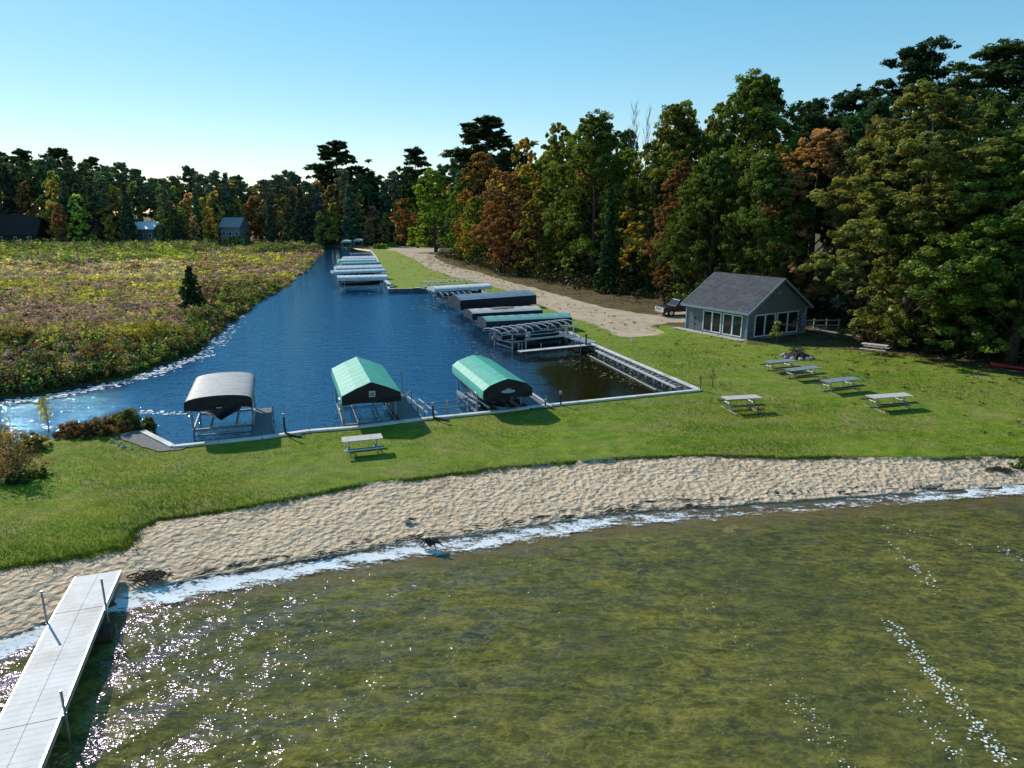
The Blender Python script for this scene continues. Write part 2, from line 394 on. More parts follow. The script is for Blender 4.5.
def np_mesh(name, V, Fc, mat, face_attr=None, vert_attr=None, smooth=False, col=None):
    "fast quad/tri mesh from arrays"
    me = bpy.data.meshes.new(name); V = np.asarray(V, np.float32); Fc = np.asarray(Fc, np.int32)
    me.vertices.add(len(V)); me.vertices.foreach_set('co', V.ravel())
    k = Fc.shape[1]; me.loops.add(Fc.size); me.loops.foreach_set('vertex_index', Fc.ravel())
    me.polygons.add(len(Fc)); me.polygons.foreach_set('loop_start', np.arange(len(Fc), dtype=np.int32) * k)
    me.update(calc_edges=True)
    if face_attr is not None:
        a = me.attributes.new('v', 'FLOAT', 'FACE'); a.data.foreach_set('value', np.asarray(face_attr, np.float32))
    if vert_attr:
        for nme, arr in vert_attr.items():
            a = me.attributes.new(nme, 'FLOAT', 'POINT'); a.data.foreach_set('value', np.asarray(arr, np.float32))
    if col is not None:
        a = me.attributes.new('col', 'FLOAT_COLOR', 'FACE'); cc = np.ones((len(Fc), 4), np.float32); cc[:, :3] = col
        a.data.foreach_set('color', cc.ravel())
    me.materials.append(MATS[mat])
    if smooth: me.polygons.foreach_set('use_smooth', np.ones(len(Fc), bool))
    return me
def link(name, me, parent=None):
    o = bpy.data.objects.new(name, me); C.objects.link(o)
    if parent: o.parent = parent
    return o

# ---------------------------------------------------------------- leaf clouds
def leaves(centers, radii, k, size, rng, up=.5, flat=1., aspect=1.5, vjit=.25):
    """k rhombic leaves round each clump centre; returns V, F, v, clump index"""
    Nn = len(centers); centers = np.repeat(centers, k, 0); rad = np.repeat(radii, k, 0)
    if rad.ndim == 1: rad = np.stack([rad, rad, rad * flat], 1)
    d = rng.normal(size=(Nn * k, 3)); d /= np.linalg.norm(d, axis=1)[:, None]
    rr = rng.random(Nn * k) ** .45
    off = d * rr[:, None] * rad; c = centers + off
    n = d * .7 + rng.normal(size=d.shape) * .55; n[:, 2] += up; n /= np.linalg.norm(n, axis=1)[:, None]
    t = np.cross(n, rng.normal(size=d.shape)); t /= np.linalg.norm(t, axis=1)[:, None]; b = np.cross(n, t)
    s = size * (.45 + 1.2 * rng.random(Nn * k) ** 1.5)[:, None]
    V = np.stack([c - t * s * aspect * .5, c - b * s * .5, c + t * s * aspect * .5, c + b * s * .5], 1).reshape(-1, 3)
    Fc = np.arange(Nn * k * 4, dtype=np.int32).reshape(-1, 4)
    idx = np.repeat(np.arange(Nn), k)
    cl = rng.random(Nn)[idx]
    v = np.clip(.45 + (cl - .5) * .9 + (rng.random(Nn * k) - .5) * vjit * 2 + d[:, 2] * .12, 0, 1)
    return V, Fc, v, idx

def trunk_mb(H, r0, limbs, lean=0., rng=random, top=.9, seg=7):
    mb = MB(); pts = []; rad = []
    ph = rng.uniform(0, 6)
    for i in range(seg + 1):
        t = i / seg
        pts.append((math.sin(t * 3 + ph) * .25 * t + lean * t * H, math.cos(t * 2.6 + ph) * .25 * t, t * H * top)); rad.append(r0 * (1.25 if i == 0 else 1) * (1 - t * .85))
    mb.tube(pts, rad, 8)
    for L in limbs:
        a = Vector(L[0]); b = Vector(L[1]); r = L[2]
        mid = (a + b) / 2 + Vector((0, 0, (b - a).length * .08))
        mb.tube([a, mid, b], [r, r * .65, r * .2], 5)
    return mb

def decid_proto(seed, H=18, W=9, base=.12, leafn=16000, leafs=.26, lobes=16, dens=26, limbless=False, mat='leaves', shape=1.0):
    rng = np.random.default_rng(seed); random.seed(seed)
    cz0 = H * base
    L = []; limbs = []
    for i in range(lobes):
        tt = ((i + rng.uniform(0, 1)) / lobes) ** .85
        z = cz0 + (H - cz0) * tt * .95
        env = math.sin(math.pi * min(1, max(.0, (tt * .74 + .24))) ** shape) ** .65
        a = i * 2.399 + rng.uniform(-.9, .9)
        lr = W * rng.uniform(.08, .20) * (.6 + .4 * env)
        rr = max(0, (W / 2 * env - lr * .5)) * rng.uniform(.55, 1.12)
        L.append((rr * math.cos(a), rr * math.sin(a), min(z, H - lr * .8), lr))
        if i % 2 == 0: limbs.append(((0, 0, max(.5, z - rr * .7 - .6)), (rr * .85 * math.cos(a), rr * .85 * math.sin(a), min(z, H - lr)), .03 + .08 * (1 - tt)))
    L.append((rng.uniform(-.5, .5), rng.uniform(-.5, .5), H - W * .13, W * .15))
    cs = []; cr = []
    for (x, y, z, lr) in L:
        n = int(dens * (lr / (W * .22)) ** 2)
        d = rng.normal(size=(n, 3)); d /= np.linalg.norm(d, axis=1)[:, None]
        d[:, 2] = np.where(d[:, 2] < -.35, -d[:, 2], d[:, 2])
        rad = lr * (.55 + .5 * rng.random(n))[:, None]
        cs.append(np.array([x, y, z]) + d * rad * np.array([1.1, 1.1, .95])); cr.append(lr * (.14 + .2 * rng.random(n)))
    cs = np.concatenate(cs); cr = np.concatenate(cr)
    k = max(4, leafn // len(cs))
    V, Fc, v, _ = leaves(cs, cr, k, leafs, rng, .2, .85)
    me = np_mesh('crown', V, Fc, mat, v)
    tb = trunk_mb(H, .012 * H + .06, limbs, 0, random)
    return tb, me, 'bark'

def pine_proto(seed, H=26, W=8, bare=.45, leafn=9000, leafs=.3, whorls=13):
    rng = np.random.default_rng(seed); random.seed(seed)
    cs = []; cr = []; limbs = []
    nb_ = whorls * 5
    for i in range(nb_):
        t = (i + rng.uniform(0, 1)) / nb_; z = H * (bare + (1 - bare) * t * .97)
        env = (math.sin(math.pi * (.2 + .74 * t)) ** .8)
        a = rng.uniform(0, 6.28); Lb = W / 2 * env * rng.choice([.45, .7, .9, 1.15]) * rng.uniform(.75, 1.1) + .3
        tip = np.array([Lb * math.cos(a), Lb * math.sin(a), z + Lb * rng.uniform(-.08, .42)])
        limbs.append(((0, 0, z - .3), tuple(tip), .025 + .035 * (1 - t)))
        for s in (.5, .72, .88, 1.0):
            if rng.random() < .2: continue
            c = tip * [s, s, 1]; c[2] = z + (tip[2] - z) * s
            for q in range(3):
                cs.append(c + rng.normal(size=3) * [.45, .45, .22]); cr.append(rng.uniform(.28, .62))
    for q in range(6): cs.append(np.array([0, 0, H * (.955 + .045 * q / 6)])); cr.append(.45)
    cs = np.array(cs); cr = np.array(cr); k = max(5, leafn // len(cs))
    V, Fc, v, _ = leaves(cs, cr, k, leafs, rng, .5, .62, 2.4)
    return trunk_mb(H, .011 * H, limbs, 0, random, .97), np_mesh('crown', V, Fc, 'needles', v), 'pine_bark'

def spruce_proto(seed, H=16, W=5, leafn=9000, leafs=.28, base=.04):
    rng = np.random.default_rng(seed); random.seed(seed)
    cs = []; cr = []; limbs = []
    z = H * base
    while z < H * .985:
        t = z / H; Lm = W / 2 * (1 - t) ** .85 * rng.uniform(.8, 1.12) + .12
        nb = max(4, int(6 + Lm * 3))
        for j in range(nb):
            a = rng.uniform(0, 6.28); Lb = Lm * rng.uniform(.7, 1.05)
            for s in np.linspace(.3, 1, max(2, int(Lb / .45))):
                cs.append([Lb * s * math.cos(a), Lb * s * math.sin(a), z - Lb * s * .28 + rng.uniform(-.1, .1)]); cr.append(.22 + .16 * Lm * .5)
            if j < 3: limbs.append(((0, 0, z), (Lb * math.cos(a) * .9, Lb * math.sin(a) * .9, z - Lb * .26), .025))
        z += H * .028 + .1
    cs = np.array(cs); cr = np.array(cr); k = max(3, leafn // len(cs))
    V, Fc, v, _ = leaves(cs, cr, k, leafs, rng, .3, .5, 2.)
    return trunk_mb(H, .012 * H, limbs, 0, random, .97), np_mesh('crown', V, Fc, 'needles', v), 'bark'

def bare_proto(seed, H=14):
    random.seed(seed); limbs = []
    for i in range(26):
        z = H * random.uniform(.35, .92); a = random.uniform(0, 6.28); L = (H - z) * .45 + .8
        b = (L * .5 * math.cos(a), L * .5 * math.sin(a), z + L * .8); limbs.append(((0, 0, z), b, .045))
        for q in range(3):
            c = tuple(b[k] * .6 + (0, 0, z)[k] * .4 for k in range(3)); limbs.append((c, (c[0] + random.uniform(-.7, .7), c[1] + random.uniform(-.7, .7), c[2] + random.uniform(.5, 1.4)), .02))
    return trunk_mb(H, .12, limbs, 0, random, .98), None, 'grey_bark'

PROTO = {}
def proto(key, gen, H):
    tb, me, bark = gen
    tm = tb.build('trunk', bark, None, True); tmesh = tm.data; bpy.data.objects.remove(tm)
    PROTO.setdefault(key, []).append((tmesh, me, H))
# near, detailed
for s in range(4): proto('oak', decid_proto(20 + s, 18, 10, .05, 100000, .125, 64, 40), 18)
for s in range(2): proto('maple', decid_proto(40 + s, 18, 8, .03, 90000, .12, 64, 40, shape=1.15), 18)
for s in range(4): proto('mid', decid_proto(60 + s, 16, 8, .05, 36000, .19, 44, 30), 16)
for s in range(3): proto('far', decid_proto(80 + s, 16, 8, .04, 9000, .38, 30, 20), 16)
for s in range(3): proto('pine', pine_proto(100 + s, 26, 9, .36, 60000, .125, 18), 26)
for s in range(4): proto('farpine', pine_proto(120 + s, 28, 9, [.5, .42, .62, .36][s], 7000, .42, 11), 28)
for s in range(2): proto('spruce', spruce_proto(140 + s, 16, 5, 12000, .26), 16)
for s in range(3): proto('farspruce', spruce_proto(150 + s, 18, 6.5, 5200, .6), 18)
proto('youngspruce', spruce_proto(160, 5.6, 4.0, 14000, .13), 5.6)
proto('bare', bare_proto(170, 18), 18)
proto('farbare', bare_proto(171, 18), 18)

def tree(kind, var, x, y, H, wscale, col, name, label, group=None, z=.5, rz=None, cat='tree'):
    tm, cm, H0 = PROTO[kind][var % len(PROTO[kind])]
    e = empty(name, (x, y, z), random.uniform(0, 6.28) if rz is None else rz, label, cat, group)
    sz = H / H0; e.scale = (sz * wscale, sz * wscale, sz)
    link('trunk', tm, e)
    if cm:
        c = link('crown', cm, e); c.color = (*col, 1)
    return e

# ---------------------------------------------------------------- plan of the place
WALL_NEAR = [U(142, 430.5, .6), U(173, 446, .6), U(262, 437, .6), U(310, 430.3, .6), U(353, 427, .6), U(422, 418.5, .6), U(497, 411, .6), U(550, 404.5, .6), U(700, 389.5, .6)]
WALL_EAST = [U(700, 389.5, .6), U(640, 364, .6), U(590, 342.5, .6), (1.8, 79.5), (-4.6, 99.0), U(422, 288.2, .6)]
WALL_NORTH = [U(422, 288.2, .6), U(389, 288.7, .6), U(383, 272, .6), U(376, 257, .6), U(370, 249.5, .6)]
MARSH_SHORE = [U(324, 246.5, 0), U(322, 253, 0), U(312, 264, 0), U(289, 286, 0), U(262, 300, 0), U(237, 318, 0), U(202, 350, 0), U(165, 366, 0), U(130, 378, 0), U(60, 391, 0), U(0, 399, 0), (-46, 38), (-90, 33)]
BANK_LEFT = [(-90, 24), (-40, 25), (-28, 27.6), U(22, 452, 0), U(60, 437, 0), U(100, 433, 0), U(128, 428, 0)]
def wobble(pts, step, amp, seed=0, closed=False):
    out = []
    for i in range(len(pts) - 1):
        a = Vector((*pts[i], 0)); b = Vector((*pts[i + 1], 0)); n = max(1, int((b - a).length / step))
        d = (b - a).normalized(); p = Vector((-d.y, d.x, 0))
        for k in range(n):
            q = a + (b - a) * (k / n)
            w = mnoise.noise(Vector((q.x * .45, q.y * .45, seed))) * amp * 1.6 + mnoise.noise(Vector((q.x * 2.1, q.y * 2.1, seed + 5))) * amp * .7
            if k == 0 and i == 0: w = 0
            q = q + p * w; out.append((q.x, q.y))
    out.append(tuple(pts[-1])); return out
MS = wobble(MARSH_SHORE, 1.0, .8, 3)
BL = wobble(BANK_LEFT, .8, .3, 4)
WALLS = WALL_NEAR + WALL_EAST[1:] + WALL_NORTH[1:]
CANAL = MS + BL + WALLS + [(WALL_NORTH[-1][0] - 8, WALL_NORTH[-1][1] + 12)]
SANDTOP_K = [(-60, 10), (-30, 16), (-20, 18.8)] + [U(*p) for p in [(0, 570), (60, 559), (128, 548), (137, 530), (160, 520), (250, 508), (350, 487), (450, 474), (550, 464), (650, 457), (750, 456.5), (850, 458), (940, 459), (1000, 457)]] + [(32, 29.5), (70, 31)]
WATERLINE_K = [(-60, -6), (-30, 7), (-18, 14.5)] + [U(*p, 0) for p in [(0, 652), (60, 628), (120, 606), (200, 589), (330, 566), (420, 552), (500, 541), (600, 524), (700, 517), (850, 504), (1024, 490)]] + [(32, 28.1), (70, 29)]
SANDTOP = wobble(SANDTOP_K, .22, .16, 8); WATERLINE = wobble(WATERLINE_K, .3, .10, 9)
ROAD_L = [U(*p) for p in [(384, 250.2), (395, 250.8), (411.6, 258), (428.8, 268.6), (447.5, 275), (461.6, 278.8), (503.7, 289.7), (530.5, 300.7), (565.6, 316), (593.8, 325), (622, 336), (634, 338)]]
ROAD_R = [U(*p) for p in [(664, 333.5), (652, 326), (668, 322), (692, 322), (700, 318), (690, 308), (657, 315), (640, 313), (605, 308), (570, 298), (535, 288), (500, 279.6), (470, 270), (446, 264), (434, 257), (440, 248.6)]]
ROAD = wobble(ROAD_L + ROAD_R, .7, .35, 12) + [U(400, 246.5)]
hN = Vector((20.93, 60.19)); hv = Vector((.85, .53)).normalized(); hu = Vector((-hv.y, hv.x))
FOREST_EDGE = [U(*p) for p in [(1100, 392), (1024, 377), (960, 366), (900, 354), (868, 352), (830, 349), (800, 346), (782, 345), (745, 345)]] + [(21, 60.2), (16.6, 67.5), (15.5, 68.5)]
FOREST_EDGE = wobble(FOREST_EDGE, .8, .35, 14)
LAWN = [U(60, 437, 0)] + SANDTOP[6:] + [(70, 36)] + FOREST_EDGE + [U(664, 333.5)]
LAWN = [(-90, 22)] + SANDTOP + [(75, 38)] + FOREST_EDGE + [U(652, 326), U(560, 300), U(480, 272), U(440, 262), U(430, 250), U(400, 246), U(385, 245), WALL_NORTH[-1]] + WALLS[::-1] + BL[::-1]
MARSH = [(-90, 33)] + [p for p in MS[::-1]] + [(-64, 240), (-110, 246), (-400, 262), (-400, 33)]
def pip(poly, X, Y):
    poly = np.asarray(poly); inside = np.zeros(len(X), bool); j = len(poly) - 1
    for i in range(len(poly)):
        xi, yi = poly[i]; xj, yj = poly[j]
        if yi != yj:
            c = ((yi > Y) != (yj > Y)) & (X < (xj - xi) * (Y - yi) / (yj - yi) + xi); inside ^= c
        j = i
    return inside
def pdist(line, X, Y):
    d = np.full(len(X), 1e9)
    for i in range(len(line) - 1):
        ax, ay = line[i]; bx, by = line[i + 1]; dx, dy = bx - ax, by - ay; L = dx * dx + dy * dy + 1e-9
        t = np.clip(((X - ax) * dx + (Y - ay) * dy) / L, 0, 1)
        d = np.minimum(d, np.hypot(X - ax - t * dx, Y - ay - t * dy))
    return d
ST = np.array(sorted(SANDTOP_K)); WL = np.array(sorted(WATERLINE_K))
def sand_top_y(X): return np.interp(X, ST[:, 0], ST[:, 1])
def water_y(X): return np.interp(X, WL[:, 0], WL[:, 1])
_nt = None
def vnoise(X, Y, f, seed=0.):
    return np.array([mnoise.noise(Vector((x * f, y * f, seed))) for x, y in zip(X, Y)])

def classify(X, Y):
    c = np.full(len(X), 0)                       # 0 forest floor
    c[pip(MARSH, X, Y)] = 4
    c[pip(LAWN, X, Y)] = 1
    c[pip(ROAD + ROAD[:1], X, Y)] = 3
    lake = pip(WATERLINE + [(400, 60), (400, -60), (-400, -60), (-400, -60)], X, Y)
    sand = pip(SANDTOP + [(70, -60), (-60, -60)], X, Y)
    c[sand] = 2
    c[lake & sand] = 6
    c[(X > 70) & (Y < 31)] = 6; c[(X < -60) & (Y < 10)] = 6
    c[pip(CANAL, X, Y)] = 5
    return c
# points
pts = []; edges = []
def addline(l, closed=False):
    b = len(pts); pts.extend([tuple(p) for p in l]); edges.extend([(b + i, b + i + 1) for i in range(len(l) - 1)])
    if closed: edges.append((b + len(l) - 1, b))
def offset(line, d):
    out = []
    for i, p in enumerate(line):
        a = Vector(line[max(i - 1, 0)]); b = Vector(line[min(i + 1, len(line) - 1)]); t = (b - a).normalized(); out.append((p[0] - t.y * d, p[1] + t.x * d))
    return out
addline(CANAL, True)
addline(SANDTOP); addline(WATERLINE); addline(ROAD, True)
addline(FOREST_EDGE)
def grid(x0, x1, y0, y1, s, jit=.3):
    X, Y = np.meshgrid(np.arange(x0, x1, s), np.arange(y0, y1, s)); X = X.ravel(); Y = Y.ravel()
    return X + RNG.uniform(-jit, jit, len(X)) * s, Y + RNG.uniform(-jit, jit, len(X)) * s
gx, gy = grid(-22, 34, 14, 33, .17)
k = (gy < sand_top_y(gx) + .6) & (gy > water_y(gx) - .4); pts += list(zip(gx[k], gy[k]))
gx, gy = grid(-40, 50, 2, 75, .8)
k = ~((gy < sand_top_y(gx) + .6) & (gy > water_y(gx) - .4) & (gx > -22) & (gx < 34)); pts += list(zip(gx[k], gy[k]))
gx, gy = grid(-140, 100, -10, 260, 3.0)
k = ~((gx > -40) & (gx < 50) & (gy > 2) & (gy < 75)); pts += list(zip(gx[k], gy[k]))
gx, gy = grid(-700, 700, -200, 900, 35)
k = ~((gx > -140) & (gx < 100) & (gy > -10) & (gy < 260)); pts += list(zip(gx[k], gy[k]))
pts += [(-6000, -3000), (6000, -3000), (6000, 9000), (-6000, 9000), (0, 9000), (0, -3000), (-6000, 500), (6000, 500)]
res = delaunay_2d_cdt([Vector(p) for p in pts], edges, [], 0, 1e-4)
TV = np.array([(v.x, v.y) for v in res[0]]); TF = np.array([f for f in res[2]])
cen = TV[TF].mean(1); cls = classify(cen[:, 0], cen[:, 1])
X, Y = TV[:, 0], TV[:, 1]
dwall = pdist(WALLS, X, Y); dshore = pdist(MS, X, Y); dbank = pdist(BL, X, Y)
inc = pip(CANAL, X, Y)
inc[:0] = False
Z = np.full(len(X), .5)
# natural banks
dn = np.minimum(dshore, dbank)
inm = pip(MARSH, X, Y); Z[inm] = .32
Z = np.where(~inc & (dn < 2.5), Z * np.clip(dn / 1.2, 0, 1) + .02, Z)
bedz = -np.clip(dn * .45, 0, 1.3)
Z = np.where(inc, bedz, Z)
Z = np.where(inc & (dwall < .02), .5, Z)
onwall = dwall < .02
Z = np.where(onwall, .5, Z)
# beach
st, wl = sand_top_y(X), water_y(X)
below = (Y < st + .02) & ~inc
t = np.clip((Y - wl) / np.maximum(st - wl, .1), 0, 1)
zb = .44 * t ** .75
zu = -np.clip((wl - Y) * .055, 0, 1.0)
fine = (X > -22.5) & (X < 34.5) & (Y > 13) & (Y < 34)
bm = np.zeros(len(X)); idx = np.where(fine & below)[0]
bm[idx] = vnoise(X[idx], Y[idx], 2.4, 3) * .06 + vnoise(X[idx], Y[idx], .8, 9) * .07 + vnoise(X[idx], Y[idx], .25, 19) * .06
dry = np.clip((t - .14) * 1.8, 0, 1)
Z = np.where(below, np.where(Y > wl, zb + bm * dry, zu), Z)
# gentle relief on the rest
idx = np.where(~below & ~inc & ~onwall & (dn > 2))[0]
Z[idx] += vnoise(X[idx], Y[idx], .12, 5) * .10 * np.clip(dwall[idx] / 4, 0, 1)
fe = pdist(FOREST_EDGE, X, Y)
WET = np.where(below, np.clip(1 - t * 4.2, 0, 1), 0)
WET = np.where(below & (Y < wl), np.clip(1 - (wl - Y) / 1.6, 0, 1), WET)
names = {0: ('forest_floor', 'leaf_litter'), 1: ('lawn', 'lawn_grass'), 2: ('beach', 'beach_sand'), 3: ('gravel_road', 'gravel'), 4: ('marsh_ground', 'marsh_soil'), 5: ('canal_bed', 'marsh_soil'), 6: ('lake_bed', 'lake_bed_weed_caustics')}
for k, (nm, mt) in names.items():
    fs = TF[cls == k]; used = np.unique(fs); mp = np.full(len(X), -1); mp[used] = np.arange(len(used))
    V = np.stack([X[used], Y[used], Z[used]], 1).copy()
    if k == 5:                                    # bed drops straight down behind the sheet piling
        V[dwall[used] < .02, 2] = -1.2
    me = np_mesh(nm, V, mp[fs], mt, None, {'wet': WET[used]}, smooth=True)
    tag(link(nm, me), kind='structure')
def ground_z(x, y):
    return .5

# ---------------------------------------------------------------- water
def polymesh(name, poly, z, mat, step=None):
    r = delaunay_2d_cdt([Vector(p) for p in poly], [(i, (i + 1) % len(poly)) for i in range(len(poly))], [], 1, 1e-4)
    me = np_mesh(name, [(v.x, v.y, z) for v in r[0]], [f for f in r[2]], mat); return link(name, me)
cw = CANAL.copy()
big = [(p[0], p[1]) for p in offset(MS, -1.5)] + [(-90, 23), (-40, 24.3), (-28, 27), (-22.5, 30), (-21, 32.3), (-19.2, 33.5)] + WALLS[0:] + [(WALL_NORTH[-1][0] - 8, WALL_NORTH[-1][1] + 14)]
tag(polymesh('canal', big, 0., 'canal_water'), kind='structure')
# lake: real low waves in a fine sheet near the beach, a plain sheet beyond
xs = np.arange(-26, 40.01, .13); ys = np.arange(4, 30.6, .13)
GX, GY = np.meshgrid(xs, ys); gx = GX.ravel(); gy = GY.ravel()
z = np.zeros(len(gx))
wr = np.random.default_rng(5)
for i in range(26):
    lam = wr.uniform(.5, 2.6); th = R(-70) + wr.normal() * .55; ph = wr.uniform(0, 6.28)
    z += .0055 * lam ** .9 * np.sin((gx * math.cos(th) + gy * math.sin(th)) * 6.283 / lam + ph + .6 * np.sin(gx * .21 + i))
edge = np.clip((water_y(gx) + .5 - gy) / 2.5, .1, 1)
z = z * edge
nx, ny = len(xs), len(ys)
ii = np.arange(nx * ny).reshape(ny, nx)
Fq = np.stack([ii[:-1, :-1].ravel(), ii[:-1, 1:].ravel(), ii[1:, 1:].ravel(), ii[1:, :-1].ravel()], 1)
cx = gx[Fq].mean(1); cy = gy[Fq].mean(1); Fq = Fq[cy < water_y(cx) + .8]
me1 = np.stack([gx, gy, z], 1)
nb = len(me1)
outer = [(-6000, -3000), (6000, -3000), (6000, 29), (40, 29), (40, 4), (-26, 4), (-26, 12), (-6000, 12)]
tag(link('lake', np_mesh('lake', me1, Fq, 'lake_water', smooth=True)), kind='structure')
of = MB().add([(x, y, 0) for x, y in outer], [(0, 1, 4, 5), (1, 2, 3, 4), (0, 5, 6, 7)])
tag(of.build('open_lake', 'lake_water'), kind='structure')

# foam ribbon along the shore
fl = []; 
WK = np.array(WATERLINE); 
def ribbon(name, line, w0, w1, z, dens, nx_=8):
    V = []; D = []; n = nx_ + 1
    for (x, y) in line:
        for k in range(n):
            t = k / nx_; off = -w0 + (w0 + w1) * t
            V.append((x + off * -.28, y + off * .96, z + .012 * math.sin(x * 3 + k) + (.44 * (max(off, 0) * .96 / 4.6) ** .75 if off > 0 else 0))); D.append(dens(x, t))
    Fc = [(i * n + k, i * n + k + 1, (i + 1) * n + k + 1, (i + 1) * n + k) for i in range(len(line) - 1) for k in range(n - 1)]
    return link(name, np_mesh(name, V, Fc, 'foam', None, {'dens': D}))
def fd(x, t):
    e = math.sin(math.pi * t) ** .6
    side = np.interp(x, [-16, -9, -5, 2, 5, 10, 14, 18, 26], [.42, .42, .37, .33, .27, .18, .18, .32, .41])
    return side * e - .35 * (1 - e)
fo = ribbon('shore_foam', [p for p in WATERLINE if -24 < p[0] < 36], .8, .85, .03, fd)
tag(fo, 'white foam washed along the edge of the beach', 'foam', kind='stuff')
# drifting foam flecks and surface froth streaks
fv = []; ff = []
def fleck(x, y, s, z=.045):
    b = len(fv); n = 6; a0 = random.uniform(0, 6); el = random.uniform(.35, .9); th = random.uniform(-.5, .8)
    for k in range(n):
        a = a0 + k * 6.283 / n; r = s * random.uniform(.6, 1.1); px_, py_ = r * math.cos(a), r * el * math.sin(a)
        fv.append((x + px_ * math.cos(th) - py_ * math.sin(th), y + px_ * math.sin(th) + py_ * math.cos(th), z))
    ff.append(tuple(range(b, b + n)))
random.seed(3)
for (p0, p1, n, w, s) in [((886, 620), (1010, 765), 260, 10, .036), ((890, 545), (940, 590), 70, 8, .03), ((1000, 545), (1030, 570), 30, 8, .03), ((790, 690), (850, 768), 70, 22, .022), ((700, 600), (820, 720), 50, 30, .02), ((900, 690), (960, 760), 60, 14, .025), ((530, 540), (560, 640), 20, 20, .02), ((860, 520), (980, 545), 24, 6, .03)]:
    for i in range(n):
        t = random.random(); px_ = p0[0] + (p1[0] - p0[0]) * t + random.gauss(0, w * .45); py_ = p0[1] + (p1[1] - p0[1]) * t + random.gauss(0, w * .35)
        x, y = U(px_, py_, .04); fleck(x, y, s * random.uniform(.4, 1.5))
me = bpy.data.meshes.new('foam_flecks'); me.from_pydata(fv, [], ff); me.materials.append(simple('foam_white', (.85, .86, .88), .8)); tag(link('foam_flecks', me), 'loose streaks of white foam flecks drifting on the lake', 'foam', kind='stuff')
# froth and floating debris against the marsh bank
fv = []; ff = []
msx = [U(*p, 0) for p in [(0, 403), (60, 395), (110, 385), (150, 374), (200, 356), (230, 332), (242, 314)]]
for i in range(len(msx) - 1):
    for q in range([100, 110, 150, 150, 90, 30][i]):
        t = random.random(); x = msx[i][0] + (msx[i + 1][0] - msx[i][0]) * t; y = msx[i][1] + (msx[i + 1][1] - msx[i][1]) * t
        fleck(x + random.gauss(.1, .45), y + random.gauss(0, .35), random.uniform(.05, .22), .012)
for (a, b, n) in [((30, 420), (60, 432), 14), ((140, 412), (185, 414), 34), ((450, 320), (480, 322), 0)]:
    for q in range(n):
        t = random.random(); x, y = U(a[0] + (b[0] - a[0]) * t, a[1] + (b[1] - a[1]) * t + random.gauss(0, .8), 0); fleck(x, y, random.uniform(.06, .2), .012)
me = bpy.data.meshes.new('bank_froth'); me.from_pydata(fv, [], ff); me.materials.append(MATS['foam_white']); tag(link('bank_froth', me), 'white froth and floating scraps lining the marsh bank of the canal', 'foam', kind='stuff')
fv = []; ff = []
for (a, b, n, s) in [((415, 305), (460, 312), 30, .25), ((430, 322), (470, 330), 18, .22), ((470, 345), (500, 362), 30, .16), ((560, 360), (640, 385), 70, .12), ((580, 352), (660, 380), 60, .14), ((340, 291), (385, 294), 16, .3)]:
    for q in range(n):
        t = random.random(); x, y = U(a[0] + (b[0] - a[0]) * t + random.gauss(0, 6), a[1] + (b[1] - a[1]) * t + random.gauss(0, 2.4), 0); fleck(x, y, s * random.uniform(.4, 1.2), .01)
me = bpy.data.meshes.new('floating_weed'); me.from_pydata(fv, [], ff); me.materials.append(simple('pond_weed', (.20, .17, .07), .8, var=.5, scale=2)); tag(link('floating_weed', me), 'tan scraps of weed floating on the dark canal corner', 'water weed', kind='stuff')

# wrack line of dead weed on the wet sand
random.seed(21); mb = MB()
for i in range(520):
    x = random.uniform(-14, 26); base = float(water_y(np.array([x]))[0]); band = random.choice([.75, .95, 1.25]) if x > -6 else random.choice([.5, .9])
    if mnoise.noise(Vector((x * .6, band * 7, 2))) < -.02: continue
    y = base + band + random.gauss(0, .07) + .12 * math.sin(x * 1.3)
    zz = .44 * (band / 5.5) ** .75 + .03; a = random.gauss(.3, .35); L = random.uniform(.08, .3)
    mb.tube([(x - L * math.cos(a), y - L * math.sin(a), zz), (x, y + random.uniform(-.04, .04), zz + .02), (x + L * math.cos(a), y + L * math.sin(a), zz)], [.008, random.uniform(.012, .03), .006], 4)
for (px_, py_, n, s) in [(152, 576, 90, .45), (1000, 470, 60, .5), (410, 520, 8, .1), (960, 458, 60, .5), (985, 460, 40, .4)]:
    cx_, cy_ = U(px_, py_, .3)
    for i in range(n):
        x = cx_ + random.gauss(0, s * .6); y = cy_ + random.gauss(0, s * .35); a = random.uniform(-.6, .9); L = random.uniform(.06, .22)
        mb.tube([(x - L * math.cos(a), y - L * math.sin(a), .30), (x, y, .36), (x + L * math.cos(a), y + L * math.sin(a), .31)], [.01, .025, .008], 4)
tag(mb.build('beach_wrack', 'weed_wrack'), 'dark broken line of dead weed washed up on the sand', 'seaweed', kind='stuff')

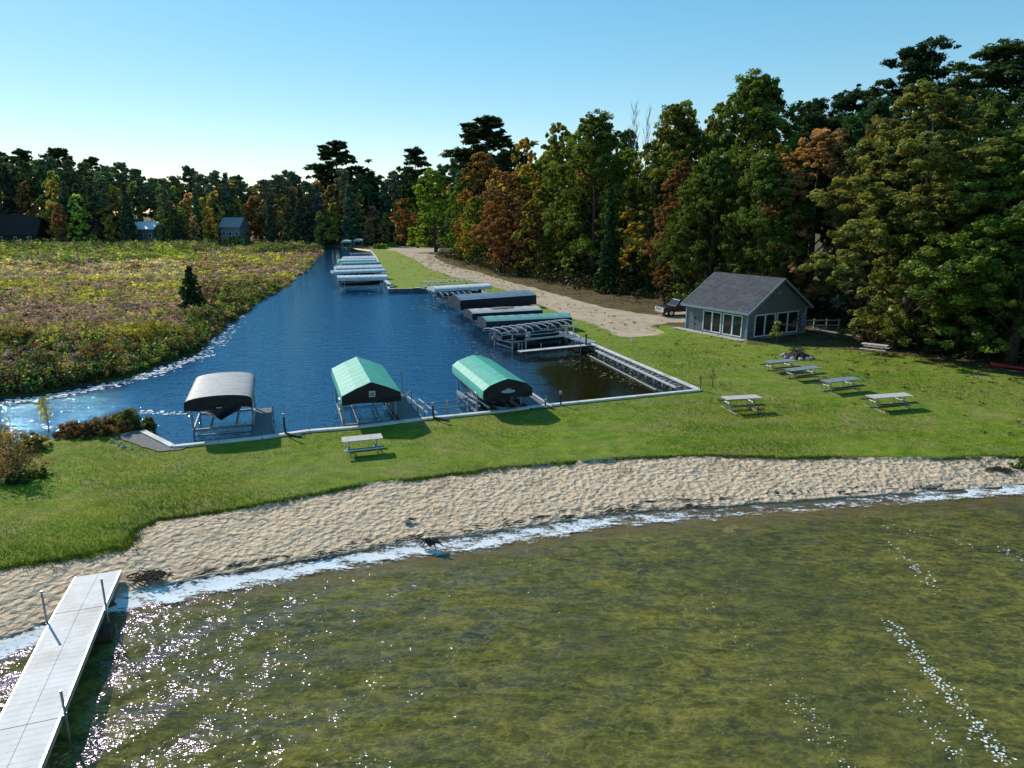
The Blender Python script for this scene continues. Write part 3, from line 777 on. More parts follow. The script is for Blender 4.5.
# ---------------------------------------------------------------- seawalls
def seawall(line, name, label, cap_w=.30, pile=True):
    e = empty(name, (*line[0], 0), 0, label, 'seawall')
    o = Vector((*line[0], 0)); mb = MB(); pm = MB()
    for i in range(len(line) - 1):
        a = Vector((*line[i], 0)); b = Vector((*line[i + 1], 0)); d = (b - a).normalized(); n = int((b - a).length / 3.6) + 1
        ex = .12
        for k in range(n):
            p = a + (b - a) * (k / n); q = a + (b - a) * ((k + 1) / n)
            if k == 0 and i > 0: p = p + d * .0
            mb.bar(p - o + Vector((0, 0, .57)) + d * .012, q - o + Vector((0, 0, .57)) - d * .012, cap_w, .11)
        # corrugated sheet piling below the cap
        L = (b - a).length; m = max(2, int(L / .22)); ring = []
        side = Vector((-d.y, d.x, 0))
        for k in range(m + 1):
            p = a + d * (L * k / m) - o + side * (.05 + (.05 if (k // 2) % 2 else 0)); ring.append(p)
        V = [(*p.xy, .51) for p in ring] + [(*p.xy, -1.3) for p in ring]
        pm.add(V, [(k, k + 1, m + 2 + k, m + 1 + k) for k in range(m)])
        V = [(*(p - side * .16).xy, .51) for p in ring] + [(*(p - side * .16).xy, -1.3) for p in ring]
        pm.add(V, [(k, k + 1, m + 2 + k, m + 1 + k) for k in range(m)])
    mb.build('cap', 'cap_board', e, bevel=.01); pm.build('sheet_piling', 'sheet_pile', e)
    return e
seawall(WALL_NEAR, 'seawall', 'long low seawall with a pale cap board along the near lawn edge of the canal')
seawall(WALL_EAST, 'seawall', 'seawall with pale cap running back beside the road behind the boat lifts')
seawall(WALL_NORTH, 'seawall', 'far seawall with white cap edging the narrow lawn beside the distant row of lifts')

# gravel corner behind the short return of the near wall
gp = [U(*p) for p in [(113, 436), (128, 432), (143, 431.5), (158, 439), (174, 447.2), (190, 446.5), (182, 450), (160, 452), (140, 447), (124, 441)]]
o = polymesh('gravel_patch', wobble(gp + gp[:1], .25, .08, 2)[:-1], .54, 'gray_gravel'); tag(o, kind='structure')
mb = MB(); random.seed(5)
for i in range(90):
    px_, py_ = random.uniform(112, 182), random.uniform(433, 450)
    x, y = U(px_, py_); r = random.uniform(.04, .16) if px_ < 132 else random.uniform(.02, .05)
    vs = []
    for k in range(6): a = k * 1.047; vs.append((x + r * math.cos(a) * random.uniform(.7, 1.1), y + r * math.sin(a) * random.uniform(.7, 1.1), .52))
    vs.append((x, y, .52 + r * .9)); mb.add(vs, [(k, (k + 1) % 6, 6) for k in range(6)])
tag(mb.build('gravel_stones', 'stone'), 'loose grey stones and gravel at the corner of the near seawall', 'gravel', kind='stuff')

# ---------------------------------------------------------------- boats and lifts
def make_boat(loc, rz, L, W, z, hull, cover, label, group=None, pontoon=False, name='motor_boat', bowup=1.0):
    e = empty(name, (loc[0], loc[1], z), rz, label, 'boat', group)    # bow towards +x
    if pontoon:
        for s in (-1, 1):
            t = MB(); t.tube([(-L / 2, s * W * .33, .3), (L * .36, s * W * .33, .3), (L * .46, s * W * .33, .42), (L * .5, s * W * .33, .55)], [.28, .28, .2, .03], 12); t.build('pontoon', 'aluminium', e, True)
        MB().box((0, 0, .66), (L * .96, W * .92, .08)).build('deck', 'dark_metal', e)
        f = MB()
        for s in (-1, 1): f.box((0, s * W * .43, 1.0), (L * .86, .04, .62))
        f.box((L * .43, 0, 1.0), (.04, W * .8, .62)); f.box((-L * .43, 0, 1.0), (.04, W * .8, .62)); f.build('side_panel', hull, e)
        c = MB(); rings = []
        for i in range(9):
            t = i / 8; x = -L * .44 + L * .88 * t; h = 1.35 + .25 * math.sin(math.pi * t)
            rings.append([(x, -W * .45, 1.1), (x, -W * .3, h), (x, 0, h + .12), (x, W * .3, h), (x, W * .45, 1.1)])
        c.loft(rings, True); c.build('cover', cover, e, True)
    else:
        h = MB(); rings = []; top = []
        for i in range(13):
            t = i / 12; x = -L / 2 + L * t
            w = W / 2 * (1 if t < .55 else max(.02, 1 - ((t - .55) / .45) ** 2.2)); keel = .0 + .45 * max(0, (t - .6) / .4) ** 2
            sh = .78 + .28 * t * t; ch = keel + (sh - keel) * (.38 + .1 * t)
            rings.append([(x, 0, keel), (x, w * .86, ch), (x, w, sh), (x, w * .9, sh + .05), (x, -w * .9, sh + .05), (x, -w, sh), (x, -w * .86, ch)])
        h.loft(rings); h.build('hull', hull, e, True)
        s_ = MB()
        for sd in (-1, 1): s_.tube([(r_[2][0], r_[2][1] * sd, r_[2][2]) for r_ in rings], .03, 6)
        s_.build('rub_rail', 'hull_white', e)
        c = MB(); cr = []
        for i in range(1, 12):
            t = i / 12; x, w, sh = rings[i][2]; hh = sh + .1 + .5 * math.exp(-((t - .5) / .22) ** 2)
            cr.append([(x, w * .97, sh + .06), (x, w * .6, hh), (x, 0, hh + .1), (x, -w * .6, hh), (x, -w * .97, sh + .06)])
        c.loft(cr); c.build('cover', cover, e, True)
    m = MB(); m.box((-L / 2 - .2, 0, .95), (.4, .42, .5)); m.box((-L / 2 - .22, 0, .4), (.18, .14, .8)); m.build('outboard_motor', 'dark_metal', e, bevel=.05)
    return e

def make_lift(a, b, W, ze, zr, prof, fab, label, group=None, val=.45, cradle=.55, legs=True, nrib=8, posts_in=.08, emblem=None, ruffle=0., low=-.6, pin=0., endfab=None, name='boat_lift'):
    """a, b: ground points under the two ends of the canopy ridge. ze eave height, zr ridge height"""
    a = Vector((*a, 0)); b = Vector((*b, 0)); L = (b - a).length; rz = math.atan2(b.y - a.y, b.x - a.x)
    e = empty(name, (a.x, a.y, 0), rz, label, 'boat lift', group)     # x runs from a to b
    def section(drop=0., ws=1.):
        h = zr - ze; w = W / 2 * ws
        if prof == 'gable': p = [(-w, 0), (-w * .5, h * .55), (0, h), (w * .5, h * .55), (w, 0)]
        elif prof == 'hip': p = [(-w, 0), (-w * .74, h * .46), (-w * .3, h * .82), (0, h), (w * .3, h * .82), (w * .74, h * .46), (w, 0)]
        else: p = [(-w * math.cos(math.pi * k / 12), h * math.sin(math.pi * k / 12) ** .9) for k in range(13)]
        return [(y, ze + z_ - drop) for y, z_ in p]
    x0, x1 = 0, L
    # frame rails and ribs
    fr = MB()
    for s in (-1, 1): fr.tube([(x0 + .05, s * (W / 2 - .04), ze - .04), (x1 - .05, s * (W / 2 - .04), ze - .04)], .03, 6)
    bare = fab is None
    for i in range(nrib + 1):
        x = x0 + .05 + (L - .1) * i / nrib
        fr.tube([(x, y, z_) for y, z_ in section(.03, .985)], .032 if bare else .018, 6)
    if bare: fr.tube([(x0, 0, zr - .03), (x1, 0, zr - .03)], .025, 6)
    fr.build('canopy_frame', 'aluminium', e)
    if not bare:
        sec = section(); n = len(sec); V = []; Fc = []
        nx_ = nrib * 4
        for i in range(nx_ + 1):
            x = x0 + L * i / nx_; sag = .03 * math.sin(math.pi * ((i % 4) / 4))
            for j, (y, z_) in enumerate(sec):
                tt = abs(j - (n - 1) / 2) / ((n - 1) / 2)
                V.append((x, y, z_ - sag * (1 - tt * .5)))
        for i in range(nx_):
            for j in range(n - 1): q = i * n + j; Fc.append((q, q + 1, q + n + 1, q + n))
        c = MB(); c.add(V, Fc); c.build('canopy', fab, e, prof == 'arch')
        m = nx_
        for s in (-1, 1):
            v = MB(); vs = []
            for i in range(m + 1):
                x = x0 + L * i / m; wv = ruffle * math.sin(i * 1.9)
                vs += [(x, s * (W / 2 + .004), ze + .01), (x, s * (W / 2 + .03 + wv * .3), ze - val * .5), (x, s * (W / 2 + .02), ze - val + .05 * math.sin(i * 1.3) * (1 if ruffle else .3))]
            v.add(vs, [(3 * i + k, 3 * i + k + 1, 3 * i + k + 4, 3 * i + k + 3) for i in range(m) for k in (0, 1)])
            v.build('side_valance', endfab if endfab and val >= .6 else fab, e)
        for xx, sg in ((x0 - .012, -1), (x1 + .012, 1)):
            g = MB(); vs = []; nn = len(sec)
            for j, (y, z_) in enumerate(sec):
                wv = .03 * math.sin(j * 2.2) * sg
                vs += [(xx, y, z_ - .01), (xx + wv + sg * .03, y, ze - val * .4), (xx + sg * .02, y, ze - val - .04 * math.sin(j * 1.7))]
            g.add(vs, [(3 * i + k, 3 * i + k + 1, 3 * i + k + 4, 3 * i + k + 3) for i in range(nn - 1) for k in (0, 1)])
            g.build('end_panel', endfab or fab, e)
    if emblem:
        q = MB()
        if emblem == 'crest':                    # small square badge with a rounded boat shape
            q.box((x0 - .075, -.02, ze + .02), (.012, .34, .34)); q.build('emblem', 'emblem', e)
            q = MB(); q.box((x0 - .085, -.02, ze + .05), (.006, .2, .05)); q.box((x0 - .085, -.02, ze - .05), (.006, .24, .04)); q.build('emblem', 'navy_and_shade', e)
        else:                                    # flattened lozenge with a bar above
            vs = [(x0 - .075, .42 * math.cos(k * 6.283 / 14), ze - .12 + .10 * math.sin(k * 6.283 / 14)) for k in range(14)]
            q.add(vs, [tuple(range(14))]); q.box((x0 - .078, 0, ze + .02), (.008, .3, .05)); q.build('emblem', 'emblem', e)
    if legs:
        px0, px1 = x0 + max(L * .14, pin), x1 - L * .14
        for x in (px0, px1):
            for s in (-1, 1):
                lg = MB(); lg.bar((x, s * (W / 2 - .1), low), (x, s * (W / 2 - .1), ze - .02), .09, .09); lg.build('leg', 'steel_pipe', e)
        fb = MB()
        for s in (-1, 1): fb.bar((px0 - .2, s * (W / 2 - .1), cradle), (px1 + .2, s * (W / 2 - .1), cradle), .08, .14)
        for x in (px0, px1): fb.bar((x + .08, -W / 2 + .15, cradle - .05), (x + .08, W / 2 - .15, cradle - .05), .1, .12)
        fb.bar((px0 + .15, -W / 2 + .15, .12), (px0 + .15, W / 2 - .15, .18), .06, .08)
        fb.build('lift_frame', 'steel_pipe', e)
        bk = MB()
        for s in (-1, 1): bk.bar((px0 - .1, s * W * .2, cradle + .1), (px1 + .1, s * W * .2, cradle + .1), .1, .08)
        bk.build('bunk', 'weathered_wood', e)
        w = MB(); cx_, cy_, cz_ = px0 - .1, W / 2 - .02, max(.9, ze - .75)
        w.tube([(cx_ + .34 * math.cos(k * .5236), cy_ + .06, cz_ + .34 * math.sin(k * .5236)) for k in range(13)], .022, 6)
        for k in range(3): a_ = k * 2.09; w.tube([(cx_, cy_ + .06, cz_), (cx_ + .33 * math.cos(a_), cy_ + .06, cz_ + .33 * math.sin(a_))], .015, 5)
        w.build('winch_wheel', 'aluminium', e)
    return e
def mid(a, b, t=.5): return (a[0] + (b[0] - a[0]) * t, a[1] + (b[1] - a[1]) * t)
def ext(a, b, L):
    d = Vector(b) - Vector(a); d = d.normalized() * L; return (a[0] + d.x, a[1] + d.y)
def ang(a, b): return math.atan2(b[1] - a[1], b[0] - a[0])

# three lifts on the near wall
A0 = U(217.5, 394, 2.75); A1 = ext(A0, U(224.5, 371.5, 2.75), 5.4)
make_lift(A0, A1, 3.15, 2.38, 2.68, 'arch', 'canopy_grey', 'boat lift with pale grey arched canopy nearest the left end of the near wall', 'boat lifts on the near wall', val=.42, cradle=.55, ruffle=.08, endfab='end_panel_shade', nrib=7, pin=1.5)
make_boat(mid(A0, A1, .47), ang(A1, A0), 5.3, 2.1, 1.0, 'hull_dark', 'boat_cover', 'dark hulled boat hanging bow forward under the pale grey canopy', None)
B0 = U(371, 382.5, 2.85); B1 = ext(B0, U(356, 356, 2.85), 6.9)
make_lift(B0, B1, 3.1, 2.22, 2.88, 'gable', 'canopy_green', 'empty boat lift with green gabled canopy in the middle of the near wall', 'boat lifts on the near wall', val=.50, cradle=.2, endfab='end_panel_shade', emblem='crest', low=-.7, pin=1.4)
C0 = U(508, 379.5, 2.5); C1 = ext(C0, U(473, 355, 2.5), 7.0)
make_lift(C0, C1, 2.9, 1.95, 2.55, 'hip', 'canopy_green', 'boat lift with low green rounded canopy beside the dark corner of the canal', 'boat lifts on the near wall', val=.5, cradle=.25, endfab='end_panel_shade', emblem='lozenge', low=-.7, pin=1.6)
make_boat(mid(C0, C1, .5), ang(C1, C0), 6.2, 2.3, .35, 'hull_dark', 'boat_cover', 'dark covered boat sitting under the low green rounded canopy', None)

def dock_piece(name, a, b, W, z, label, mat='white_deck', posts=(), group=None, pw=.19, frame=.16, cat='dock', low=-.9):
    a = Vector((*a, 0)); b = Vector((*b, 0)); L = (b - a).length; rz = math.atan2(b.y - a.y, b.x - a.x)
    e = empty(name, (a.x, a.y, z), rz, label, cat, group)
    d = MB(); n = int(L / pw)
    for i in range(n): d.box((L * (i + .5) / n, 0, 0), (L / n - .012, W - .06, .035))
    d.build('deck', mat, e)
    f = MB()
    for s in (-1, 1): f.box((L / 2, s * (W / 2 - .02), -.05), (L, .05, frame))
    for x in np.linspace(.03, L - .03, max(2, int(L / 1.5) + 1)): f.box((x, 0, -.09), (.05, W - .1, .1))
    f.build('frame', 'dark_metal' if mat != 'cap_board' else 'aluminium', e)
    for (px_, s, up) in posts:
        t = MB(); t.tube([(px_, s * (W / 2 + .05), low - z), (px_, s * (W / 2 + .05), up)], .03, 8); t.tube([(px_, s * (W / 2 + .05), up - .02), (px_, s * (W / 2 + .05), up + .05)], .038, 8)
        p_ = t.build('post', 'steel_pipe', e)
    return e
dA0 = U(262, 438, .55); dA1 = ext(dA0, (dA0[0] - .33 * 5, dA0[1] + .94 * 5), 5.6)
dock_piece('side_dock', dA0, dA1, 1.05, .56, 'short dock with shade painted into its deck beside the pale grey canopy lift', mat='deck_with_shade', posts=[(1.2, -1, .3), (4.8, -1, .3)], cat='dock')
dB0 = U(412, 420, .6); dB1 = ext(dB0, (dB0[0] - .33 * 5, dB0[1] + .94 * 5), 6.4)
dock_piece('side_dock', dB0, dB1, 1.15, .56, 'dark shaded dock between the green gabled lift and the empty dock frame', mat='deck_with_shade', posts=[(3.2, -1, .9), (6.2, -1, 1.3)])
dC0 = U(541, 407.5, .6); dC1 = ext(dC0, (dC0[0] - .33 * 5, dC0[1] + .94 * 5), 6.0)
dock_piece('side_dock', dC0, dC1, 1.2, .56, 'shaded dock with pale edge on the right of the low green canopy lift', mat='deck_with_shade', posts=[(.8, -1, .4), (5.4, -1, .4)])
MB().bar((0, 0, 0), (6, 0, 0), .1, .1)
mb = MB(); a = Vector((*dC0, .62)); d = (Vector((*dC1, .62)) - a).normalized(); s_ = Vector((d.y, -d.x, 0)) * .64
e_ = empty('mooring_plank', (*dC0, 0), 0, 'narrow white plank edging the dock beside the low green canopy lift', 'plank')
o = MB().bar(s_ + Vector((0, 0, .6)), s_ + d * 5.5 + Vector((0, 0, .6)), .14, .08).build('plank', 'white_deck', e_)

# empty dock frame between lifts B and C
fe0 = empty('open_mooring_slip', (*U(424, 409, .8), 0), R(25), 'empty dock frame of pipe rails between the two green canopies', 'dock frame')
W2 = 1.3
for k in range(2):
    m_ = MB(); m_.tube([(0, k * W2, .75), (1.6, k * W2 + .02, .68), (3.2, k * W2, .75)], .04, 8); m_.build('rail', 'steel_pipe', fe0)
for (x, y) in [(0, 0), (0, W2), (1.4, 0), (3.2, 0), (3.2, W2)]:
    m_ = MB(); m_.bar((x, y, -.8), (x, y, 1.15 if x == 1.4 else .95), .09, .09); m_.build('post', 'steel_pipe', fe0)
for x in (0, 3.2):
    m_ = MB(); m_.bar((x, -.5, .72), (x, 3.2, .72), .11, .1); m_.build('side_beam', 'aluminium', fe0)
    m_ = MB(); m_.bar((x + .55, -.6, .62), (x + .55, 2.8, .62), .09, .08); m_.build('side_beam', 'aluminium', fe0)
m_ = MB(); m_.tube([(-.35 + .3 * math.cos(k * .5236), 1.2, 1.25 + .38 * math.sin(k * .5236)) for k in range(13)], .025, 6); m_.build('winch_wheel', 'aluminium', fe0)

# mooring posts on the near wall
def wall_post(px_, py_, h, label, foot=True):
    x, y = U(px_, py_, .6); e = empty('mooring_post', (x, y, .55), R(21), label, 'post', 'mooring posts on the near wall')
    m_ = MB(); m_.tube([(0, 0, 0), (-.05, 0, h * .5), (-.03, 0, h)], .05, 8); m_.build('pipe', 'dark_metal', e)
    m_ = MB(); m_.box((-.03, 0, h + .0), (.14, .14, .2)); m_.build('cap', 'steel_pipe', e, bevel=.02)
    if foot: m_ = MB(); m_.bar((0, 0, .08), (.55, -.42, .0), .1, .09); m_.box((.6, -.46, .02), (.2, .16, .1)); m_.build('foot', 'dark_metal', e)
wall_post(286, 434, 1.05, 'dark steel mooring post on the near wall between the grey and green canopies')
wall_post(434, 418, .85, 'dark mooring post on the near wall between the two green canopies')
wall_post(561, 404, .75, 'thin mooring post on the near wall right of the low green canopy', False)
wall_post(546, 405.5, .35, 'short stub post on the near wall just right of the low green canopy', False)

# east row lifts (near to far)
ER = 'boat lifts in the row beside the road'
def E_(a, b, z): return U(*a, z), U(*b, z)
a, b = U(492, 329, 1.8), U(568, 320, 1.8)
make_lift(a, b, 2.9, 1.45, 1.85, 'arch', None, 'bare boat lift with white arched ribs, nearest in the row by the road', ER, nrib=10, cradle=.7)
make_boat(mid(a, b, .45), ang(b, a), 5.6, 2.2, .25, 'hull_dark', 'boat_cover', 'dark boat resting under the bare arched ribs of the nearest row lift', None)
a, b = U(482, 316.5, 2.0), U(566, 312.5, 2.0)
make_lift(a, b, 3.0, 1.72, 2.0, 'hip', 'canopy_teal', 'boat lift with long dull green canopy, second in the row by the road', ER, val=.7, nrib=8, endfab='navy_and_shade')  # navy sides and ends paint in the shade below the canopy top
make_boat(mid(a, b, .47), ang(b, a), 6.4, 2.3, .3, 'hull_dark', 'boat_cover', 'dark covered boat beneath the long dull green canopy', None)
a, b = U(468, 309, 2.0), U(537, 305.5, 2.0)
make_lift(a, b, 3.0, 1.72, 2.0, 'hip', 'canopy_tan', 'boat lift with whitish tan canopy between the green and the slate blue ones', ER, val=.65, nrib=7, endfab='navy_and_shade')  # side cloth coloured navy in place of its shade
make_boat(mid(a, b, .47), ang(b, a), 6.2, 2.3, .35, 'hull_dark', 'boat_cover_tan', 'covered boat beneath the whitish tan canopy', None, pontoon=True, name='pontoon_boat')
a, b = U(454, 295, 2.35), U(529, 290, 2.35)
make_lift(a, b, 3.3, 1.9, 2.4, 'gable', 'canopy_blue', 'boat lift with slate blue canopy and deep navy side curtains', ER, val=1.1, nrib=8, endfab='navy_and_shade')
make_boat(mid(a, b, .47), ang(b, a), 6.6, 2.4, .35, 'hull_dark', 'boat_cover', 'boat hidden behind the navy side curtains of the slate blue canopy', None, pontoon=True, name='pontoon_boat')
a, b = U(431, 286.5, 2.2), U(487, 283.5, 2.2)
make_lift(a, b, 3.0, 1.75, 2.2, 'arch', 'canopy_white', 'boat lift with white canopy top over open ribs behind the slate blue canopy', ER, val=.12, nrib=10)
make_boat(mid(a, b, .47), ang(b, a), 6.0, 2.3, .35, 'hull_dark', 'boat_cover', 'dark boat under the white topped lift behind the slate blue canopy', None)
a, b = U(425, 281, 2.2), U(478, 278, 2.2)
make_lift(a, b, 3.0, 1.75, 2.2, 'arch', None, 'bare ribbed boat lift at the far end of the row by the road', ER, nrib=11)
a, b = U(440, 292.5, 1.7), U(470, 291.5, 1.7)
make_lift(a, b, 2.6, 1.35, 1.7, 'arch', None, 'small bare personal watercraft lift squeezed in front of the slate blue canopy', ER, nrib=5)

# pontoon finger dock at near end of the row
fa, fb_ = U(519, 351.5, .5), U(592, 344.5, .5)
dock_piece('finger_dock', fa, fb_, .8, .5, 'narrow white finger dock in front of the bare ribbed lift', 'white_deck', posts=[(.5, 1, .5), (2.3, 1, .35), (5.6, -1, 1.0), (5.9, 1, .35)])
g0 = U(545, 337, .5); g1 = U(590, 342.5, .5)
ld = empty('lift_cradle', (*U(526, 343, .5), 0), ang(fa, fb_), 'open aluminium lift cradle with rails beside the white finger dock', 'boat lift')
for y in (.2, 1.6):
    MB().bar((0, y, .8), (5.2, y, .8), .09, .12).build('rail', 'aluminium', ld)
for x in (0.1, 4.9):
    for y in (.2, 1.6): MB().bar((x, y, -.8), (x, y, 1.7), .08, .08).build('leg', 'aluminium', ld)
MB().bar((.1, .2, .7), (.1, 1.6, .7), .08, .1).bar((4.9, .2, .7), (4.9, 1.6, .7), .08, .1).build('crossbar', 'aluminium', ld)
MB().box((.2, -.1, 1.25), (.3, .24, .4)).tube([(.2, -.1, .9), (.2, -.1, 1.5)], .06, 8).build('motor_box', 'emblem', ld, bevel=.03)
sw = U(572, 343, .5)
st_ = empty('wooden_ramp', (*U(556, 333, .6), .62), ang(U(556, 333), U(590, 343)), 'dark decked walkway joining the row lifts to the road side seawall', 'walkway')
MB().box((2.6, 0, 0), (6.6, .9, .1)).build('deck', 'slate_plank', st_); MB().box((2.6, .48, .03), (6.6, .08, .14)).build('edge_board', 'white_deck', st_)
x, y = U(586, 344, .6); e = empty('mooring_post', (x, y, .5), 0, 'dark post on the seawall corner where the finger dock meets the lawn', 'post'); MB().tube([(0, 0, 0), (0, 0, .95)], .07, 8).build('pipe', 'dark_metal', e)
x, y = U(631, 341, .6); e = empty('marker_stake', (x, y, .5), 0, 'small white marker stake on the lawn by the gravel', 'stake'); MB().tube([(0, 0, 0), (0, 0, .35)], .04, 6).build('stake', 'white_trim', e); MB().box((0, 0, .38), (.14, .05, .16)).build('tag', 'white_trim', e)

# ladder-like dock frame floating along the east wall
ww = [Vector((*U(*p, .6), 0)) for p in [(598, 350, ), (686, 387.5)]]
a = Vector((*U(596, 350.5, .35), 0)); b = Vector((*U(676, 387.5, .35), 0)); d = (b - a).normalized(); L = (b - a).length
e = empty('open_dock', (a.x, a.y, 0), math.atan2(d.y, d.x), 'long open aluminium dock frame with cross bars lying along the road side seawall', 'dock frame')
for yy in (0, .78): MB().box((L / 2, yy, .34), (L, .12, .12)).build('rail', 'white_deck', e)
mb = MB()
for i in range(21): mb.box((L * (i + .5) / 21, .39, .3), (.10, .66, .07))
mb.build('crossbars', 'white_deck', e)
mb = MB()
for i in range(11): mb.tube([(L * (i + .5) / 11, 0, -.8), (L * (i + .5) / 11, 0, .3)], .04, 6)
mb.build('piles', 'cap_board', e)
a = U(590, 356, .05); b = U(656, 390, .05)
e = empty('sunken_pipe', (*a, .05), ang(a, b), 'thin pale pipe floating in the dark corner of the canal', 'pipe'); MB().tube([(0, 0, 0), (math.dist(a, b), 0, 0)], .05, 6).build('pipe', 'weathered_wood', e)

# far row
FRW = 'boat lifts in the far row along the canal'
far = [((337, 275.5), (387, 274.5), 2.2, 'canopy_white', 'arch', .30, 'navy', 'boat lift with white canopy at the near end of the far row'),
       ((332, 270.3), (384, 268.5), 2.2, 'canopy_pale', 'arch', .1, None, 'boat lift with pale canopy over open ribs, second in the far row'),
       ((335, 265.6), (381, 264.3), 2.2, 'canopy_white', 'gable', .35, None, 'boat lift with bright white canopy, third in the far row'),
       ((341, 262.2), (379, 261.2), 1.9, 'canopy_teal', 'arch', .2, None, 'boat lift with dull green low canopy, fourth in the far row'),
       ((338, 259.3), (375, 258.5), 2.2, 'canopy_pale', 'arch', .3, None, 'boat lift with pale grey canopy, fifth in the far row'),
       ((343, 256.4), (374, 255.6), 2.2, 'canopy_white', 'gable', .3, None, 'boat lift with white canopy, sixth in the far row'),
       ((350, 253), (371, 252.4), 1.9, None, 'arch', .2, None, 'bare ribbed boat lift, furthest of the far row')]
for i, (pa, pb, z_, fab, prof, val, nv, lab) in enumerate(far):
    a, b = U(*pa, z_), U(*pb, z_)
    make_lift(a, b, 3.0, z_ - .42, z_, prof, fab, lab, FRW, val=val, nrib=9, endfab='navy_and_shade' if nv else None)
    if i in (0, 1, 2, 4): make_boat(mid(a, b, .5), ang(a, b), 6.2, 2.4, .5 if i == 0 else .2, 'hull_dark', ['boat_cover', 'boat_cover', 'boat_cover_tan', 'boat_cover', 'boat_cover'][i], ['dark boat raised under the nearest white canopy of the far row', 'dark boat under the second, pale canopy of the far row', 'boat with tan cover under the third, bright white canopy of the far row', '', 'dark boat under the fifth, pale grey canopy of the far row'][i])
for px_, py_, lab in [(345.5, 240.5, 'left of two small dark canopied lifts at the head of the canal'), (357.5, 239.5, 'right of two small dark canopied lifts at the head of the canal')]:
    c = U(px_, py_, 2.9); make_lift(c, (c[0] - .8, c[1] + 6), 2.9, 2.5, 2.9, 'arch', 'canopy_pale', lab, None, val=.2, nrib=4)
# little docks in the jog
for (pa, pb, lab) in [((386, 281), (392, 287), 'short white step dock at the corner of the far row'), ((414, 288.5), (428, 287), 'small white dock stub at the near corner of the jog')]:
    a, b = U(*pa, .6), U(*pb, .6); dock_piece('side_dock', a, b, .8, .66, lab, posts=[(.3, 1, .3)])

# ---------------------------------------------------------------- foreground dock
dt = Vector((*U(98, 570.5, .62), 0)); dd = Vector((.334, -.9426, 0))
def dock_section(t0, t1, z0, z1, name='dock'):
    pass
e = empty('dock', (dt.x, dt.y, 0), math.atan2(dd.y, dd.x), 'long pale roll-out dock reaching from the sand into the lake at lower left', 'dock')
Wd = 1.28; segs = [(0, 2.35, .50, .62), (2.37, 7.1, .62, .62), (7.12, 11.9, .62, .62), (11.92, 16.7, .62, .62)]
for (s0, s1, z0, z1) in segs:
    sec = bpy.data.objects.new('deck_section', None)
    mb = MB(); n = int((s1 - s0) / .195)
    for i in range(n):
        t = (i + .5) / n; x = s0 + (s1 - s0) * t; zz = z0 + (z1 - z0) * t
        for h_ in (-1, 1): mb.box((x, h_ * Wd * .245, zz), ((s1 - s0) / n - .005, Wd * .485 - .004, .03), ry=-math.atan2(z1 - z0, s1 - s0))
    dk = mb.build('deck_section', 'white_deck', e)
    fr = MB()
    for s_ in (-1, 1): fr.bar((s0, s_ * (Wd / 2 - .01), z0 - .06), (s1, s_ * (Wd / 2 - .01), z1 - .06), .045, .17)
    for x in np.linspace(s0 + .03, s1 - .03, 4): fr.bar((x, -Wd / 2 + .03, z0 - .08), (x, Wd / 2 - .03, z0 - .08), .05, .08)
    fr.build('frame', 'aluminium', dk)
for (x, s_, up) in [(2.55, 1, .95), (2.75, -1, .95), (7.0, 1, .6), (7.35, -1, .75), (11.8, 1, .7)]:
    mb = MB(); mb.tube([(x, s_ * (Wd / 2 + .06), -.7), (x, s_ * (Wd / 2 + .06), .62 + up)], .028, 10); mb.tube([(x, s_ * (Wd / 2 + .06), .60 + up), (x, s_ * (Wd / 2 + .06), .64 + up)], .034, 10)
    mb.box((x, s_ * (Wd / 2 + .035), .56), (.12, .10, .14)); mb.build('post', 'steel_pipe', e)
mb = MB(); mb.box((2.95, 0, .10), (.5, 1.75, .34)); mb.build('footing', 'dark_wood', e, bevel=.03)

# ---------------------------------------------------------------- boathouse
HW, HL = 8.2, 7.3; ZB = .5; ZE = 2.6; ZR = 5.2
bh = empty('boathouse', (hN.x, hN.y, ZB), math.atan2(hv.y, hv.x), 'grey blue clapboard boathouse with dark shingle roof and wide sliding windows at the wood edge', 'boathouse')
sl = (ZR - ZE) / (HW / 2)
# walls with window openings (boxes butted round the openings)
def wall_run(mb, p0, ax, length, h, opens, th=.16, nrm=(0, 1)):
    xs_ = [0] + [v for o_ in opens for v in (o_[0], o_[1])] + [length]
    def put(x0, x1, z0, z1):
        if x1 - x0 < .01 or z1 - z0 < .01: return
        cx_ = (x0 + x1) / 2; c = (p0[0] + ax[0] * cx_ + nrm[0] * th / 2, p0[1] + ax[1] * cx_ + nrm[1] * th / 2, (z0 + z1) / 2)
        d = (x1 - x0, th, z1 - z0) if ax[0] else (th, x1 - x0, z1 - z0); mb.box(c, d)
    for i in range(0, len(xs_) - 1, 2): put(xs_[i], xs_[i + 1], 0, h)
    for (x0, x1, z0, z1) in opens: put(x0, x1, 0, z0); put(x0, x1, z1, h)
wm = MB()
Lop = [(.55, 2.75, .14, 2.1), (2.95, 5.15, .14, 2.1)]          # along the sunny side, from near corner
Gop = [(.95, 3.75, .14, 2.15), (4.0, 7.1, .14, 2.15)]            # gable side
wall_run(wm, (0, .162), (0, 1), HL - .324, ZE, [(a_ - .16, b_ - .16, c_, d_) for a_, b_, c_, d_ in Lop], nrm=(1, 0))
wall_run(wm, (0, 0), (1, 0), HW, ZE, Gop, nrm=(0, 1))
wm.box((HW - .08, HL / 2, ZE / 2), (.16, HL - .328, ZE)); wm.box((HW / 2, HL - .08, ZE / 2), (HW, .16, ZE))
